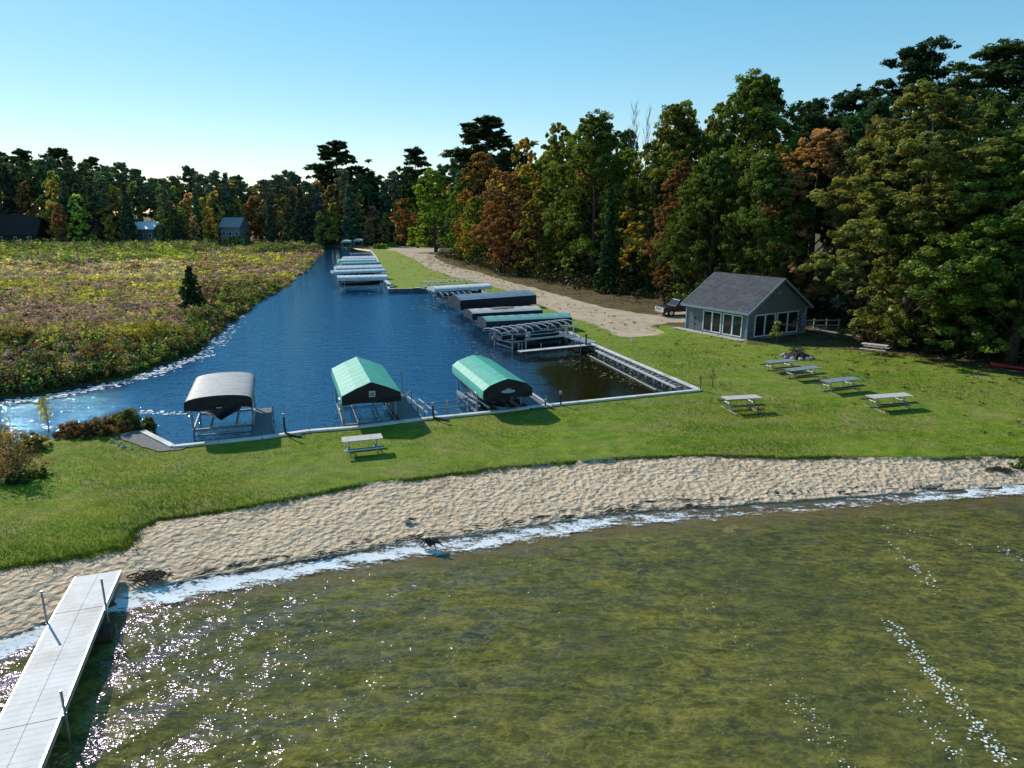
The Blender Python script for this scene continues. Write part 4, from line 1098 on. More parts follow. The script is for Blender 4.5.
for yy in (0, HL - .16):
    wm.add([(0, yy, ZE + .002), (HW, yy, ZE + .002), (HW / 2, yy, ZR - .06), (0, yy + .16, ZE + .002), (HW, yy + .16, ZE + .002), (HW / 2, yy + .16, ZR - .06)], [(0, 1, 2), (5, 4, 3), (0, 3, 4, 1), (1, 4, 5, 2), (2, 5, 3, 0)])
wm.build('wall', 'siding', bh)
rf = MB(); ov = .42; 
for s_ in (-1, 1):
    xe = HW / 2 + s_ * (HW / 2 + ov); ze_ = ZE - ov * sl; th = .14
    vs = [(HW / 2, -ov, ZR), (xe, -ov, ze_), (xe, HL + ov, ze_), (HW / 2, HL + ov, ZR)]
    rf.add([(x, y, z_ + .12) for x, y, z_ in vs] + [(x, y, z_ + .0) for x, y, z_ in vs], [(0, 1, 2, 3), (7, 6, 5, 4), (0, 4, 5, 1), (1, 5, 6, 2), (2, 6, 7, 3), (3, 7, 4, 0)])
ro = rf.build('roof', 'shingles', bh)
tr = MB()
for s_ in (-1, 1):
    xe = HW / 2 + s_ * (HW / 2 + ov); ze_ = ZE - ov * sl
    for yy in (-ov - .03, HL + ov + .03): tr.bar((HW / 2, yy, ZR + .02), (xe, yy, ze_ + .02), .05, .2)
    tr.box((xe + s_ * .03, HL / 2, ze_ + .03), (.05, HL + 2 * ov, .19))
tr.build('fascia', 'blue_trim', ro)
def window(parent, p, ax, w, h, nrm, label=None):
    "sliding pair: frame, mullion, two panes"
    def pt(u_, z_, o_): return (p[0] + ax[0] * u_ + nrm[0] * o_, p[1] + ax[1] * u_ + nrm[1] * o_, p[2] + z_)
    def bx(mb, u0, u1, z0, z1, o0, o1):
        c = pt((u0 + u1) / 2, (z0 + z1) / 2, (o0 + o1) / 2)
        d = (abs(u1 - u0), abs(o1 - o0)) if ax[0] else (abs(o1 - o0), abs(u1 - u0)); mb.box(c, (d[0], d[1], z1 - z0))
    f = MB(); t = .09
    bx(f, 0, w, 0, t, .06, -.05); bx(f, 0, w, h - t, h, .06, -.05)
    bx(f, 0, t, t, h - t, .06, -.05); bx(f, w - t, w, t, h - t, .06, -.05); bx(f, w / 2 - .07, w / 2 + .07, t, h - t, .05, -.05)
    fo_ = f.build('window', 'white_trim', parent)
    for (u0, u1) in ((t, w / 2 - .07), (w / 2 + .07, w - t)):
        g = MB(); bx(g, u0 + .001, u1 - .001, t + .001, h - t - .001, .0, -.02); g.build('pane', 'window_glass', fo_)
for (a_, b_, c_, d_) in Lop: window(bh, (0, a_, c_), (0, 1), b_ - a_, d_ - c_, (-1, 0))
for (a_, b_, c_, d_) in Gop: window(bh, (a_, 0, c_), (1, 0), b_ - a_, d_ - c_, (0, -1))
cb = MB()
for (x, y) in [(0, 0), (HW, 0), (0, HL)]: cb.box((x, y, ZE / 2 - .06), (.14, .14, ZE - .14))
cb.build('corner_board', 'blue_trim', bh)
MB().box((HW / 2 - .05, -.03, 4.0), (.5, .05, .32)).build('gable_vent', 'blue_trim', bh)
MB().box((HW / 2 - .2, HL / 2, -.06), (HW + .2, HL + .5, .16)).build('foundation', 'concrete', bh)
tag(MB().box((0, 0, 0), (.9, HL + 1.2, .08)).build('concrete_strip', 'concrete'), kind='structure')
o = bpy.data.objects['concrete_strip']; q = hN + hu * (HL / 2 + .3) - hv * .62; o.location = (q.x, q.y, .53); o.rotation_euler = (0, 0, math.atan2(hv.y, hv.x))
q = hN + hv * (HW - .55) - hu * .12
e = empty('towel', (q.x, q.y, 1.15), math.atan2(hv.y, hv.x), 'pale blue towel hanging at the right end of the boathouse gable wall', 'towel')
mb = MB(); V = []
for i in range(7):
    for j in range(7): V.append((-.25 + .5 * i / 6 + .04 * math.sin(j), -.06 + .04 * math.sin(i * 2.1), 1.15 - 1.15 * j / 6))
mb.add(V, [(i * 7 + j, i * 7 + j + 1, i * 7 + j + 8, i * 7 + j + 7) for i in range(6) for j in range(6)]); mb.build('cloth', 'towel_blue', e, True)
MB().tube([(-.35, -.05, 1.17), (.35, -.05, 1.17)], .02, 6).build('peg_rail', 'white_trim', e)
# rail fence to the right of the boathouse
q0 = hN + hv * (HW + .4) + hu * .6
e = empty('rail_fence', (q0.x, q0.y, .5), R(8), 'dark wooden rail fence in shade right of the boathouse', 'fence')
for i in range(4): MB().box((i * 1.3, 0, .55), (.1, .1, 1.1)).build('post', 'weathered_wood', e)
for z_ in (.45, .95): MB().box((1.95, -.07, z_), (4.1, .04, .1)).build('rail', 'weathered_wood', e)
a = U(815, 330.5, .55); b = U(860, 337.5, .55)
e = empty('fallen_log', (*a, .58), ang(a, b), 'thin grey log lying in the shade right of the boathouse', 'log'); MB().tube([(0, 0, 0), (math.dist(a, b) * .5, .1, .02), (math.dist(a, b), 0, 0)], [.12, .1, .07], 8).build('log', 'weathered_wood', e)

# ---------------------------------------------------------------- pickup truck (nose to the left)
def truck(loc, rz):
    e = empty('pickup_truck', (*loc, .5), rz, 'pickup truck with painted-in shade and chrome nose parked behind the left end of the boathouse', 'truck')
    W = 1.95; b = MB()
    prof = [(-2.7, .5), (-2.72, 1.0), (-2.6, 1.12), (-.75, 1.12), (-.75, 1.12), (1.25, 1.12), (2.55, 1.05), (2.75, .9), (2.78, .5)]
    rings = [[(x, y, z_) for x, z_ in prof] for y in (-W / 2, -W / 2 + .08, W / 2 - .08, W / 2)]
    for r_, zz in ((0, .0), (3, .0)): pass
    b.loft(rings, True); b.build('body', 'truck_paint_shaded', e, bevel=.05)
    c = MB(); cp = [(-.8, 1.1), (-.62, 1.78), (.75, 1.8), (1.35, 1.1)]
    c.loft([[(x, y * (1 if z_ < 1.3 else .86), z_) for x, z_ in cp] for y in (-W / 2 + .05, W / 2 - .05)], True); cb_ = c.build('cab', 'truck_paint_shaded', e, bevel=.05)
    for s_ in (-1, 1):
        g = MB(); y0, y1 = s_ * (W / 2 - .045), s_ * (W / 2 - .045) * .875
        g.add([(-.68, y0 * 1.0 + s_ * .012, 1.2), (1.12, y0 + s_ * .012, 1.2), (.7, y1 + s_ * .02, 1.7), (-.56, y1 + s_ * .02, 1.7)], [(0, 1, 2, 3)]); g.build('side_window', 'window_glass', cb_)
    g = MB(); g.add([(1.32, -.8, 1.17), (1.32, .8, 1.17), (.85, .72, 1.72), (.85, -.72, 1.72)], [(0, 1, 2, 3)]); g.build('windscreen', 'window_glass', cb_)
    MB().box((2.79, 0, .78), (.06, 1.9, .46)).build('grille', 'chrome', e, bevel=.02)
    MB().box((2.83, 0, .70), (.03, 1.3, .07)).box((2.83, 0, .86), (.03, 1.3, .07)).build('grille_slats', 'dark_metal', e)
    MB().box((2.86, 0, .5), (.14, 1.9, .2)).build('bumper', 'chrome', e, bevel=.03)
    MB().box((-2.78, 0, .5), (.14, 1.8, .18)).build('bumper', 'chrome', e, bevel=.03)
    for s_ in (-1, 1):
        MB().box((2.84, s_ * .78, .82), (.05, .28, .2)).build('headlight', 'lamp_glass', e, bevel=.02)
        MB().box((-2.72, s_ * .86, .9), (.06, .14, .34)).build('tail_light', 'lamp_red', e)
        MB().box((1.0, s_ * 1.08, 1.25), (.12, .2, .18)).build('mirror', 'dark_metal', e)
        for x in (-1.7, 1.85):
            t = MB(); t.tube([(x, s_ * .78, .4), (x, s_ * .99, .4)], .4, 18); w_ = t.build('wheel', 'rubber', e); MB().tube([(x, s_ * .9, .4), (x, s_ * 1.0, .4)], .22, 12).build('rim', 'chrome', w_)
    MB().box((-1.75, 0, 1.125), (1.8, 1.6, .02)).build('truck_bed', 'rubber', e)
tp = U(684, 311, .5)
truck((18.9, 75.6), R(196))

# ---------------------------------------------------------------- picnic tables
def picnic(x, y, rz, top, bench, label, L=2.0):
    e = empty('picnic_table', (x, y, .5), rz, label, 'picnic table', 'picnic tables on the lawn')
    t = MB()
    for i in range(4): t.box((0, -.285 + .19 * i, .75), (L, .175, .04))
    t.build('tabletop', top, e)
    for s_ in (-1, 1):
        b_ = MB()
        for k in (0, 1): b_.box((0, s_ * (.62 + .15 * k), .44), (L, .14, .035))
        b_.build('bench', bench, e)
    for s_ in (-1, 1):
        x_ = s_ * L * .34
        for q in (-1, 1):
            MB().tube([(x_, q * .16, .72), (x_, q * .2, .3), (x_, q * .26, .03)], .024, 6).build('leg', 'steel_pipe', e)
        MB().tube([(x_, -.78, .42), (x_, .78, .42)], .022, 6).tube([(x_, -.62, .40), (x_, -.55, .03), (x_, .55, .03), (x_, .62, .40)], .022, 6).build('cross_frame', 'steel_pipe', e)
    for s_ in (-1, 1): MB().box((s_ * L * .34, 0, .02), (.1, 1.75, .04)).build('skid', 'weathered_wood', e)
    return e
def ptab(pl, pr, top, bench, label, L=None):
    a = U(*pl, 1.25); b = U(*pr, 1.25); c = mid(a, b); picnic(c[0], c[1], ang(a, b), top, bench, label, math.dist(a, b))
ptab((342, 440), (382, 436), 'pale_plank', 'slate_plank', 'pale topped picnic table alone by the near seawall at left')
ptab((724, 398.3), (759, 396.3), 'pale_plank', 'dark_wood', 'pale picnic table near the corner of the canal')
ptab((870, 397), (909, 394.3), 'pale_plank', 'dark_wood', 'pale picnic table furthest right on the open lawn')
ptab((824, 381.5), (857, 378), 'slate_plank', 'dark_wood', 'slate grey picnic table, nearest and rightmost of the three by the fire pit')
ptab((788, 370), (818, 366.8), 'slate_plank', 'dark_wood', 'slate grey picnic table in the middle of the three by the fire pit')
ptab((767, 362.3), (794, 360), 'slate_plank', 'dark_wood', 'slate grey picnic table closest to the fire pit and boathouse')
ptab((862, 343.2), (888, 346), 'pale_plank', 'pale_plank', 'whitish picnic table standing at the edge of the wood shade')

# fire pit with brush pile
fx, fy = U(797, 358)
e = empty('fire_pit', (fx, fy, .5), 0, 'ring of stones holding a heap of dark brush beyond the picnic tables', 'fire pit')
random.seed(9)
for k in range(11):
    a = k * 6.283 / 11; r = random.uniform(.16, .24); c = (1.05 * math.cos(a), 1.05 * math.sin(a), .08); mb = MB(); rings = []
    for j, (zz, rr) in enumerate([(-.1, .8), (.02, 1.), (.12, .85), (.18, .35)]):
        rings.append([(c[0] + r * rr * math.cos(q * .785) * random.uniform(.85, 1.1), c[1] + r * rr * math.sin(q * .785) * random.uniform(.85, 1.1), c[2] + zz) for q in range(8)])
    mb.loft(rings); mb.build('stone', 'stone', e)
br = empty('brush_pile', (fx, fy, .5), 0, 'tangled heap of dark branches stacked on the fire pit', 'brush pile')
mb = MB()
for i in range(150):
    a = random.uniform(0, 6.28); r = random.uniform(0, 1.1); z0 = random.uniform(.05, .45); a2 = a + random.uniform(1.5, 4.6); r2 = random.uniform(0, .9)
    mb.tube([(r * math.cos(a) * 1.2, r * math.sin(a), z0 * .4), (r2 * math.cos(a2) * .4, r2 * math.sin(a2) * .4, z0 + .25), (r2 * math.cos(a2), r2 * math.sin(a2), z0 + random.uniform(-.1, .5))], [.03, .022, .008], 4)
mb.tube([(-.1, 0, .2), (-.35, 0, 1.0), (-.5, -.1, 1.45)], [.05, .035, .01], 5)
mb.build('branches', 'twig', br)

# kayak under the trees, right edge
kx, ky = U(1016, 370)
e = empty('kayak', (kx, ky, .55), R(-38), 'red kayak lying in the shade beneath the trees at the right edge', 'kayak')
mb = MB(); rings = []
for i in range(15):
    t = i / 14; x = -1.6 + 3.2 * t; w = .36 * math.sin(math.pi * max(.02, min(.98, t))) ** .6; h = .17 + .1 * abs(t - .5) * 2
    rings.append([(x, w * math.cos(k * .785), .17 + h * .8 * math.sin(k * .785)) for k in range(8)])
mb.loft(rings); mb.build('hull', 'kayak_red', e, True)
MB().tube([(.5 * math.cos(k * .5236), .24 * math.sin(k * .5236), .34) for k in range(13)], .03, 6).build('cockpit_rim', 'dark_metal', e)

# driftwood root and stones on the beach
x, y = U(430, 546, .15)
e = empty('driftwood', (x, y, .1), 0, 'dark tangled root lump at the waterline in the middle of the beach', 'driftwood')
mb = MB(); random.seed(4)
for i in range(26):
    a = random.uniform(0, 6.28); L = random.uniform(.2, .6)
    mb.tube([(0, 0, .1), (L * .5 * math.cos(a), L * .3 * math.sin(a), .18 + random.uniform(0, .15)), (L * math.cos(a), L * .5 * math.sin(a), random.uniform(0, .3))], [.07, .045, .012], 5)
mb.build('root', 'dark_wood', e)
def rock(px_, py_, r, label, z=.3):
    x, y = U(px_, py_, z); e = MB(); random.seed(int(px_)); rings = []
    for (zz, rr) in [(-.4, .7), (-.1, 1), (.3, .8), (.55, .3)]: rings.append([(r * rr * math.cos(q * .785) * random.uniform(.8, 1.15), r * rr * math.sin(q * .785) * random.uniform(.7, 1.), r * zz) for q in range(8)])
    e.loft(rings); o_ = e.build('beach_rock', 'stone', None, True); o_.location = (x, y, z); tag(o_, label, 'rock')
rock(407, 521, .16, 'fist sized grey stone half buried in the sand mid beach')
rock(316, 528, .1, 'small stone on the sand left of the driftwood', .25)

# ---------------------------------------------------------------- forest
random.seed(77)
def jc(c, j=.18): 
    f = random.uniform(1 - j, 1 + j); return tuple(max(0, x * f * random.uniform(1 - j * .5, 1 + j * .5)) for x in c)
DG = (.020, .040, .012); G = (.042, .075, .014); LG = (.075, .115, .018); OL = (.085, .095, .020); YL = (.17, .15, .025); OR = (.125, .068, .024); RD = (.085, .038, .018); TN = (.16, .125, .055); PN = (.016, .032, .014); SP = (.012, .026, .014); BG = (.07, .14, .02)
KEYP = []
def kt(kind, var, px_, base, top, wpx, col, name, label, back=0., y=None, z=.5):
    "tree surveyed from its foot and its tip"
    x, yy = U(px_, base)
    if back: 
        d = Vector((x, yy)).normalized() * back; x += d.x; yy += d.y
    H = topz(top, yy) - z
    D_ = yy * cP + (HC - 6) * sP; Wm = wpx / F * D_
    KEYP.append((x, yy, Wm))
    H0 = PROTO[kind][0][2]; w0 = {'oak': 10, 'maple': 8, 'mid': 8, 'far': 8, 'pine': 8, 'farpine': 8, 'spruce': 5, 'farspruce': 6.5, 'bare': 5, 'farbare': 5, 'youngspruce': 4}[kind]
    return tree(kind, var, x, yy, H, Wm / (w0 * H / H0), col, name, label)
key = [
 ('oak', 0, 1010, 364, 125, 190, (.050, .085, .018), 'leafy_tree', 'large leafy green tree with thick grey trunk at the right edge of the picture', 0),
 ('maple', 0, 900, 348, 82, 170, (.078, .092, .028), 'leafy_tree', 'tall olive and yellow leafed tree sweeping to the ground behind the whitish picnic table', 0),
 ('oak', 1, 960, 352, 100, 120, (.035, .062, .014), 'leafy_tree', 'dark green broadleaf between the olive tree and the tree at the right edge', 6),
 ('maple', 1, 806, 318, 126, 122, (.155, .105, .052), 'autumn_tree', 'orange tan autumn tree rising behind the boathouse roof', 2),
 ('oak', 0, 738, 300, 74, 128, (.042, .070, .013), 'leafy_tree', 'tall round dark green tree on the skyline left of the orange tan one', 4),
 ('oak', 3, 668, 292, 103, 105, (.062, .080, .016), 'leafy_tree', 'broad olive green tree behind the gravel lot, left of the tallest round tree', 3),
 ('mid', 0, 652, 290, 185, 80, (.175, .155, .034), 'leafy_tree', 'yellow tinged tree with layered lower boughs over the end of the gravel', -1),
 ('oak', 0, 592, 284, 112, 100, (.052, .080, .015), 'leafy_tree', 'tall olive green tree above the middle of the road', 2),
 ('mid', 1, 560, 276, 122, 60, (.085, .095, .02), 'leafy_tree', 'olive tree with russet tints left of the tall one over the road', 8),
 ('oak', 2, 509, 272, 172, 66, (.115, .062, .030), 'autumn_tree', 'rusty brown autumn tree beside the bend of the road', 0),
 ('mid', 2, 482, 262, 152, 58, (.125, .080, .024), 'autumn_tree', 'orange brown tree crown behind the rusty one', 10),
 ('mid', 3, 524, 268, 138, 50, (.19, .155, .03), 'autumn_tree', 'yellow topped tree peeking above the rusty trees', 10),
 ('mid', 1, 436, 252, 168, 52, (.095, .15, .02), 'leafy_tree', 'bright green tree at the far bend of the gravel road', 0),
 ('mid', 0, 464, 258, 178, 34, (.07, .12, .02), 'leafy_tree', 'small fresh green tree between the bright green and rusty trees', 4),
 ('mid', 2, 406, 246, 198, 28, (.20, .10, .03), 'autumn_tree', 'low orange tree at the end of the far lawn', 2),
 ('farpine', 0, 487, 262, 117, 66, PN, 'pine_tree', 'dark flat topped pine standing above the rusty trees', 25),
 ('farpine', 1, 418, 250, 148, 30, PN, 'pine_tree', 'dark pine tip left of the bright green tree', 12),
 ('farpine', 0, 341, 243, 141, 46, PN, 'pine_tree', 'tall dark pine with spreading crown above the head of the canal', 12),
 ('farspruce', 0, 297, 240, 172, 26, (.008, .016, .010), 'spruce_tree', 'narrow black spruce at the marsh edge left of the canal head', 0),
 ('farspruce', 1, 374, 243, 172, 42, (.020, .048, .020), 'spruce_tree', 'broad green spruce behind the head of the canal', 2),
 ('far', 0, 330, 241, 180, 44, (.20, .12, .028), 'autumn_tree', 'golden orange tree between the black spruce and the green spruce', 3),
 ('far', 1, 268, 240, 180, 34, (.17, .13, .03), 'autumn_tree', 'yellow brown tree left of the black spruce', 4),
 ('far', 2, 113, 236, 185, 40, (.20, .085, .03), 'autumn_tree', 'bright orange tree in the far treeline beyond the marsh', 8),
 ('far', 1, 30, 234, 190, 40, (.20, .16, .025), 'autumn_tree', 'golden leafed tree over the dark roof at far left', 6),
 ('farpine', 2, 70, 236, 149, 26, PN, 'pine_tree', 'tallest thin pine with a sparse crown in the far treeline at left', 6),
 ('farpine', 1, 35, 236, 149, 26, PN, 'pine_tree', 'tall bare stemmed pine at far left of the treeline', 6),
 ('farpine', 3, 12, 236, 150, 30, PN, 'pine_tree', 'dense tall pine at the left edge of the far treeline', 8),
 ('farpine', 3, 102, 236, 157, 26, PN, 'pine_tree', 'bushy dark pine right of the thin sparse one in the far treeline', 6),
 ('farspruce', 2, 82, 238, 192, 26, SP, 'spruce_tree', 'dark spruce in front of the orange tree on its left side', 0),
 ('farspruce', 0, 98, 238, 196, 22, SP, 'spruce_tree', 'dark spruce just below the bright orange tree', 0),
 ('farspruce', 1, 168, 238, 190, 22, SP, 'spruce_tree', 'dark pointed spruce left of the grey far house', 0),
 ('farspruce', 0, 187, 238, 188, 26, SP, 'spruce_tree', 'tallest pointed spruce directly left of the grey far house', 0),
 ('farspruce', 2, 206, 239, 200, 22, SP, 'spruce_tree', 'squat dark spruce touching the left side of the grey far house', 0),
 ('pine', 0, 885, 320, 42, 80, PN, 'pine_tree', 'ragged dark pine topping the skyline above the olive tree', 14),
 ('pine', 1, 970, 330, 40, 110, (.020, .040, .015), 'pine_tree', 'tall dark pine on the skyline near the right edge', 12),
 ('pine', 2, 1018, 330, 48, 80, PN, 'pine_tree', 'dark pine at the upper right corner', 14),
 ('pine', 1, 832, 310, 88, 66, PN, 'pine_tree', 'dark pine between the orange tan tree and the ragged skyline pine', 18),
 ('pine', 0, 930, 326, 78, 70, (.024, .045, .016), 'pine_tree', 'dark green pine between the two tallest skyline pines', 10),
 ('pine', 2, 795, 300, 98, 50, PN, 'pine_tree', 'dark pine crown showing over the orange tan tree', 26),
 ('bare', 0, 627, 285, 100, 24, G, 'bare_tree', 'leafless grey tree poking above the skyline beside the broad olive tree', 24),
 ('farbare', 0, 640, 285, 103, 22, G, 'bare_tree', 'second leafless grey tree just right of the first on the skyline', 26),
]
for (kind, var, px_, base, top, w, col, nm, lab, back) in key: kt(kind, var, px_, base, top, w, col, nm, lab, back)
x, y = U(193, 306); tree('youngspruce', 0, x, y, topz(265, y) - .4, .95, (.016, .034, .014), 'spruce_tree', 'lone young spruce standing in the marsh beside the canal', z=.35)

# fill: rows of trees behind the surveyed ones, under the skyline
SKY = [(-200, 158), (0, 152), (30, 155), (70, 158), (90, 165), (125, 163), (150, 166), (180, 170), (200, 165), (230, 162), (250, 170), (265, 166), (290, 163), (320, 162), (355, 162), (375, 174), (400, 168), (440, 160), (460, 152), (490, 140), (515, 132), (525, 145), (545, 130), (570, 126), (600, 112), (625, 120), (650, 116), (680, 106), (700, 100), (720, 90), (750, 88), (770, 98), (800, 104), (820, 100), (850, 92), (885, 80), (910, 72), (930, 76), (960, 70), (980, 58), (1005, 66), (1024, 60), (1150, 50), (1300, 60)]
sx_ = np.array([p[0] for p in SKY]); sy_ = np.array([p[1] for p in SKY])
edge_pts = [(1180, 400), (1024, 374), (960, 360), (900, 350), (850, 344), (800, 332), (750, 324), (700, 306), (660, 304), (600, 293), (560, 284), (500, 273), (470, 264.5), (446, 255)]
rowlab = {'oak': ('leafy_tree', 'leafy green or browning tree in the dense wood behind the road and boathouse'), 'mid': ('leafy_tree', 'leafy tree of mixed green and russet in the wood above the road'), 'pine': ('pine_tree', 'dark pine standing deeper in the wood right of the boathouse'), 'farpine': ('pine_tree', 'dark pine in the wood beyond the bend of the road'), 'spruce': ('spruce_tree', 'dark spruce inside the wood beside the road')}
cnt = 0
ed = []
for i in range(len(edge_pts) - 1):
    a, b = Vector(U(*edge_pts[i])), Vector(U(*edge_pts[i + 1])); n = max(1, int((b - a).length / 4.6))
    for k in range(n): ed.append(a + (b - a) * (k / n))
for row, (off, ps) in enumerate([(2.6, 1.0), (8.5, .9), (15, .75), (24, .6)]):
    for q in ed:
        if random.random() > ps: continue
        out_ = Vector((.85, .5)); p = q + out_ * (off + random.uniform(-1.5, 2.5)) + Vector((random.uniform(-2, 2), random.uniform(-2, 2)))
        loc = (p - hN); lx, ly = loc.dot(hv), loc.dot(hu)
        if -2.2 < lx < HW + 2.2 and -3 < ly < HL + 2.2: continue
        if math.dist(p, (18.9, 75.6)) < 5.5: continue
        if any(math.hypot(p.x - a_, p.y - b_) < max(3.2, .42 * w_) and math.hypot(p.x, p.y) < math.hypot(a_, b_) + 1 for a_, b_, w_ in KEYP): continue
        D_ = p.y * cP + 5 * sP; px_ = 512 + F * p.x / D_
        if px_ > 1180: continue
        sk = float(np.interp(px_, sx_, sy_)); H = topz(sk + random.uniform(2, 26) + (3 - row) * 9 + (18 if row == 0 else 0), p.y) - .5
        H = max(8, min(H, 30))
        conif = px_ > 780 and random.random() < .4 or random.random() < .16
        if D_ < 95: kind = 'pine' if conif else random.choice(['oak', 'oak', 'maple'])
        elif D_ < 150: kind = 'spruce' if conif else 'mid'
        else: kind = 'farpine' if conif else 'mid'
        if kind in ('pine', 'farpine', 'spruce'): col = jc(PN, .3)
        else:
            if px_ > 850: col = jc(random.choice([DG, G, OL, (.055, .065, .02)]))
            elif px_ > 640: col = jc(random.choice([G, G, OL, OL, G, (.075, .05, .022)]))
            elif px_ > 540: col = jc(random.choice([G, OL, OL, LG, TN]))
            else: col = jc(random.choice([OL, OR, RD, YL, LG, G, TN, OL, G]))
        nm, lab = rowlab[kind if kind != 'maple' else 'oak']
        tree(kind, random.randrange(9), p.x, p.y, H, random.uniform(.85, 1.15) * (min(1.0, 9.5 / max(H * .5, 1)) if kind in ('oak', 'maple', 'mid') else 1), col, nm, lab, 'trees filling the wood on the right'); cnt += 1
# far treeline beyond the marsh
for row, (yy, hs) in enumerate([(238, 18), (245, 9), (253, 3), (262, 0), (272, -3), (284, 8)]):
    px_ = -60
    while px_ < 475:
        px_ += random.uniform(9, 15) * (1.1 if row else 1.3)
        y = yy + random.uniform(-3, 3) + (px_ > 330) * 4; D_ = y * cP; x = (px_ - 512) / F * (y * cP + 8 * sP)
        if pip(CANAL + CANAL[:1], np.array([x]), np.array([y]))[0]: continue
        if row <= 1 and (212 < px_ < 256 or 130 < px_ < 164 or -6 < px_ < 50): continue
        if row == 0 and (212 < px_ < 260 or 130 < px_ < 160 or -5 < px_ < 50): continue
        sk = float(np.interp(px_, sx_, sy_)) + random.uniform(0, 16) + hs * random.uniform(.6, 2.0)
        H = max(9, topz(sk, y) - .5); r = random.random()
        if row >= 1 and r < (.25 if row < 3 else .7): kind = 'farpine'; col = jc((.06, .085, .06), .35); lab = 'tall dark pine among the far treeline beyond the marsh'
        elif r < (.42 if row else .3): kind = 'farspruce'; col = jc((.04, .062, .05), .35); lab = 'dark spruce among the far treeline beyond the marsh'
        else: kind = 'far'; col = jc(random.choice([(.18, .19, .06), (.17, .22, .06), (.22, .19, .06), (.17, .095, .045), (.15, .12, .075), (.20, .16, .09), (.12, .17, .05), (.10, .13, .05)])); H *= random.uniform(.6, .9); lab = 'autumn coloured leafy tree among the far treeline beyond the marsh'
        tree(kind, random.randrange(9), x, y, H, random.uniform(.8, 1.15) * min(1, 22 / H), col, {'far': 'leafy_tree', 'farpine': 'pine_tree', 'farspruce': 'spruce_tree'}[kind], lab, 'far treeline beyond the marsh'); cnt += 1
print('fill trees', cnt)

# ---------------------------------------------------------------- far houses
def far_house(px_, base, w, d, h, rh, rz, mat, label, back=0, roof='house_roof', nwin=3):
    y = base; x = (px_ - 512) / F * (y * cP + 6 * sP)
    e = empty('house', (x, y, .5), rz, label, 'house')
    MB().box((0, 0, h / 2), (w, d, h)).add([(-w / 2, -d / 2, h), (-w / 2, d / 2, h), (-w / 2, 0, h + rh), (w / 2, -d / 2, h), (w / 2, d / 2, h), (w / 2, 0, h + rh)], [(0, 1, 2), (5, 4, 3)]).build('wall', mat, e)
    r_ = MB()
    for s_ in (-1, 1):
        o_ = .5; vs = [(-w / 2 - o_, 0, h + rh + .05), (w / 2 + o_, 0, h + rh + .05), (w / 2 + o_, s_ * (d / 2 + o_), h - o_ * rh / (d / 2) + .05), (-w / 2 - o_, s_ * (d / 2 + o_), h - o_ * rh / (d / 2) + .05)]
        r_.add(vs + [(a, b, c + .2) for a, b, c in vs], [(0, 1, 2, 3), (7, 6, 5, 4), (0, 4, 5, 1), (1, 5, 6, 2), (2, 6, 7, 3), (3, 7, 4, 0)])
    r_.build('roof', roof, e)
    for i in range(nwin): 
        f = MB().box((-w / 2 + w * (i + .5) / nwin, -d / 2 - .03, h * .6), (1.1, .1, 1.2)).build('window', 'white_trim', e)
        MB().box((-w / 2 + w * (i + .5) / nwin, -d / 2 - .07, h * .6), (.9, .06, 1.0)).build('pane', 'window_glass', f)
    MB().box((w * .38, -d / 2 - .04, 1.0), (.95, .1, 2.0)).build('door', 'house_roof', e)
    return e
far_house(235, 248, 7.5, 6, 6.2, 2.8, R(-12), 'house_light', 'grey house with pale roof standing among the far trees', 1, 'house_pale_roof')
far_house(22, 243, 14, 9, 4.0, 6.0, R(5), 'house_brown', 'large dark brown house at the far left edge of the marsh', 4, 'house_brown')
far_house(147, 243, 9, 6, 5.6, 2.0, R(-8), 'house_grey', 'low pale roofed house hidden between dark trees beyond the marsh', 8, 'white_trim')

# ---------------------------------------------------------------- ground-cover masses
def tufts(name, P_, rad, hgt, col, k, size, label, cat, zbase=.2, up=.2, seed=1, aspect=1.6):
    rng = np.random.default_rng(seed); n = len(P_)
    c = np.stack([P_[:, 0], P_[:, 1], zbase + hgt * .45], 1); r = np.stack([rad, rad, hgt * .5], 1)
    V, Fc, v, idx = leaves(c, r, k, size, rng, up, 1., aspect)
    if np.ndim(size) > 0: pass
    o = link(name, np_mesh(name, V, Fc, 'ground_cover', v, None, False, col[idx])); tag(o, label, cat, kind='stuff'); return o
def scatter(y0, y1, kdens, xl, xr, rng):
    "points whose spacing grows with distance"
    out = []; y = y0
    while y < y1:
        s = kdens * y; a, b = xl(y), xr(y); n = int((b - a) / s) if b > a else 0
        if n > 0: xs2 = a + (np.arange(n) + rng.random(n)) * s; out.append(np.stack([xs2, y + (rng.random(n) - .5) * s * 1.6], 1))
        y += s
    return np.concatenate(out)
rg = np.random.default_rng(31)
Pm = scatter(36, 248, .0062, lambda y: -.80 * y - 3, lambda y: -.18 * y + 2, rg)
km = pip(MARSH, Pm[:, 0], Pm[:, 1]); Pm = Pm[km]; dsh = pdist(MS, Pm[:, 0], Pm[:, 1]); Pm = Pm[dsh > .3]; dsh = dsh[dsh > .3]
n1 = vnoise(Pm[:, 0] * .8, Pm[:, 1], .07, 1) + .5 * vnoise(Pm[:, 0], Pm[:, 1], .16, 21); n2 = vnoise(Pm[:, 0], Pm[:, 1], .30, 7); n3 = vnoise(Pm[:, 0] * .4, Pm[:, 1] * 1.5, .035, 13)
yg = np.array((.36, .36, .07)); yb = np.array((.28, .27, .08)); pu = np.array((.32, .225, .215)); br_ = np.array((.26, .18, .10)); gn = np.array((.15, .22, .04)); ds = np.array((.46, .40, .26)); rd = np.array((.17, .08, .03)); dk = np.array((.03, .04, .015))
jn = rg.normal(size=len(Pm)) * .16
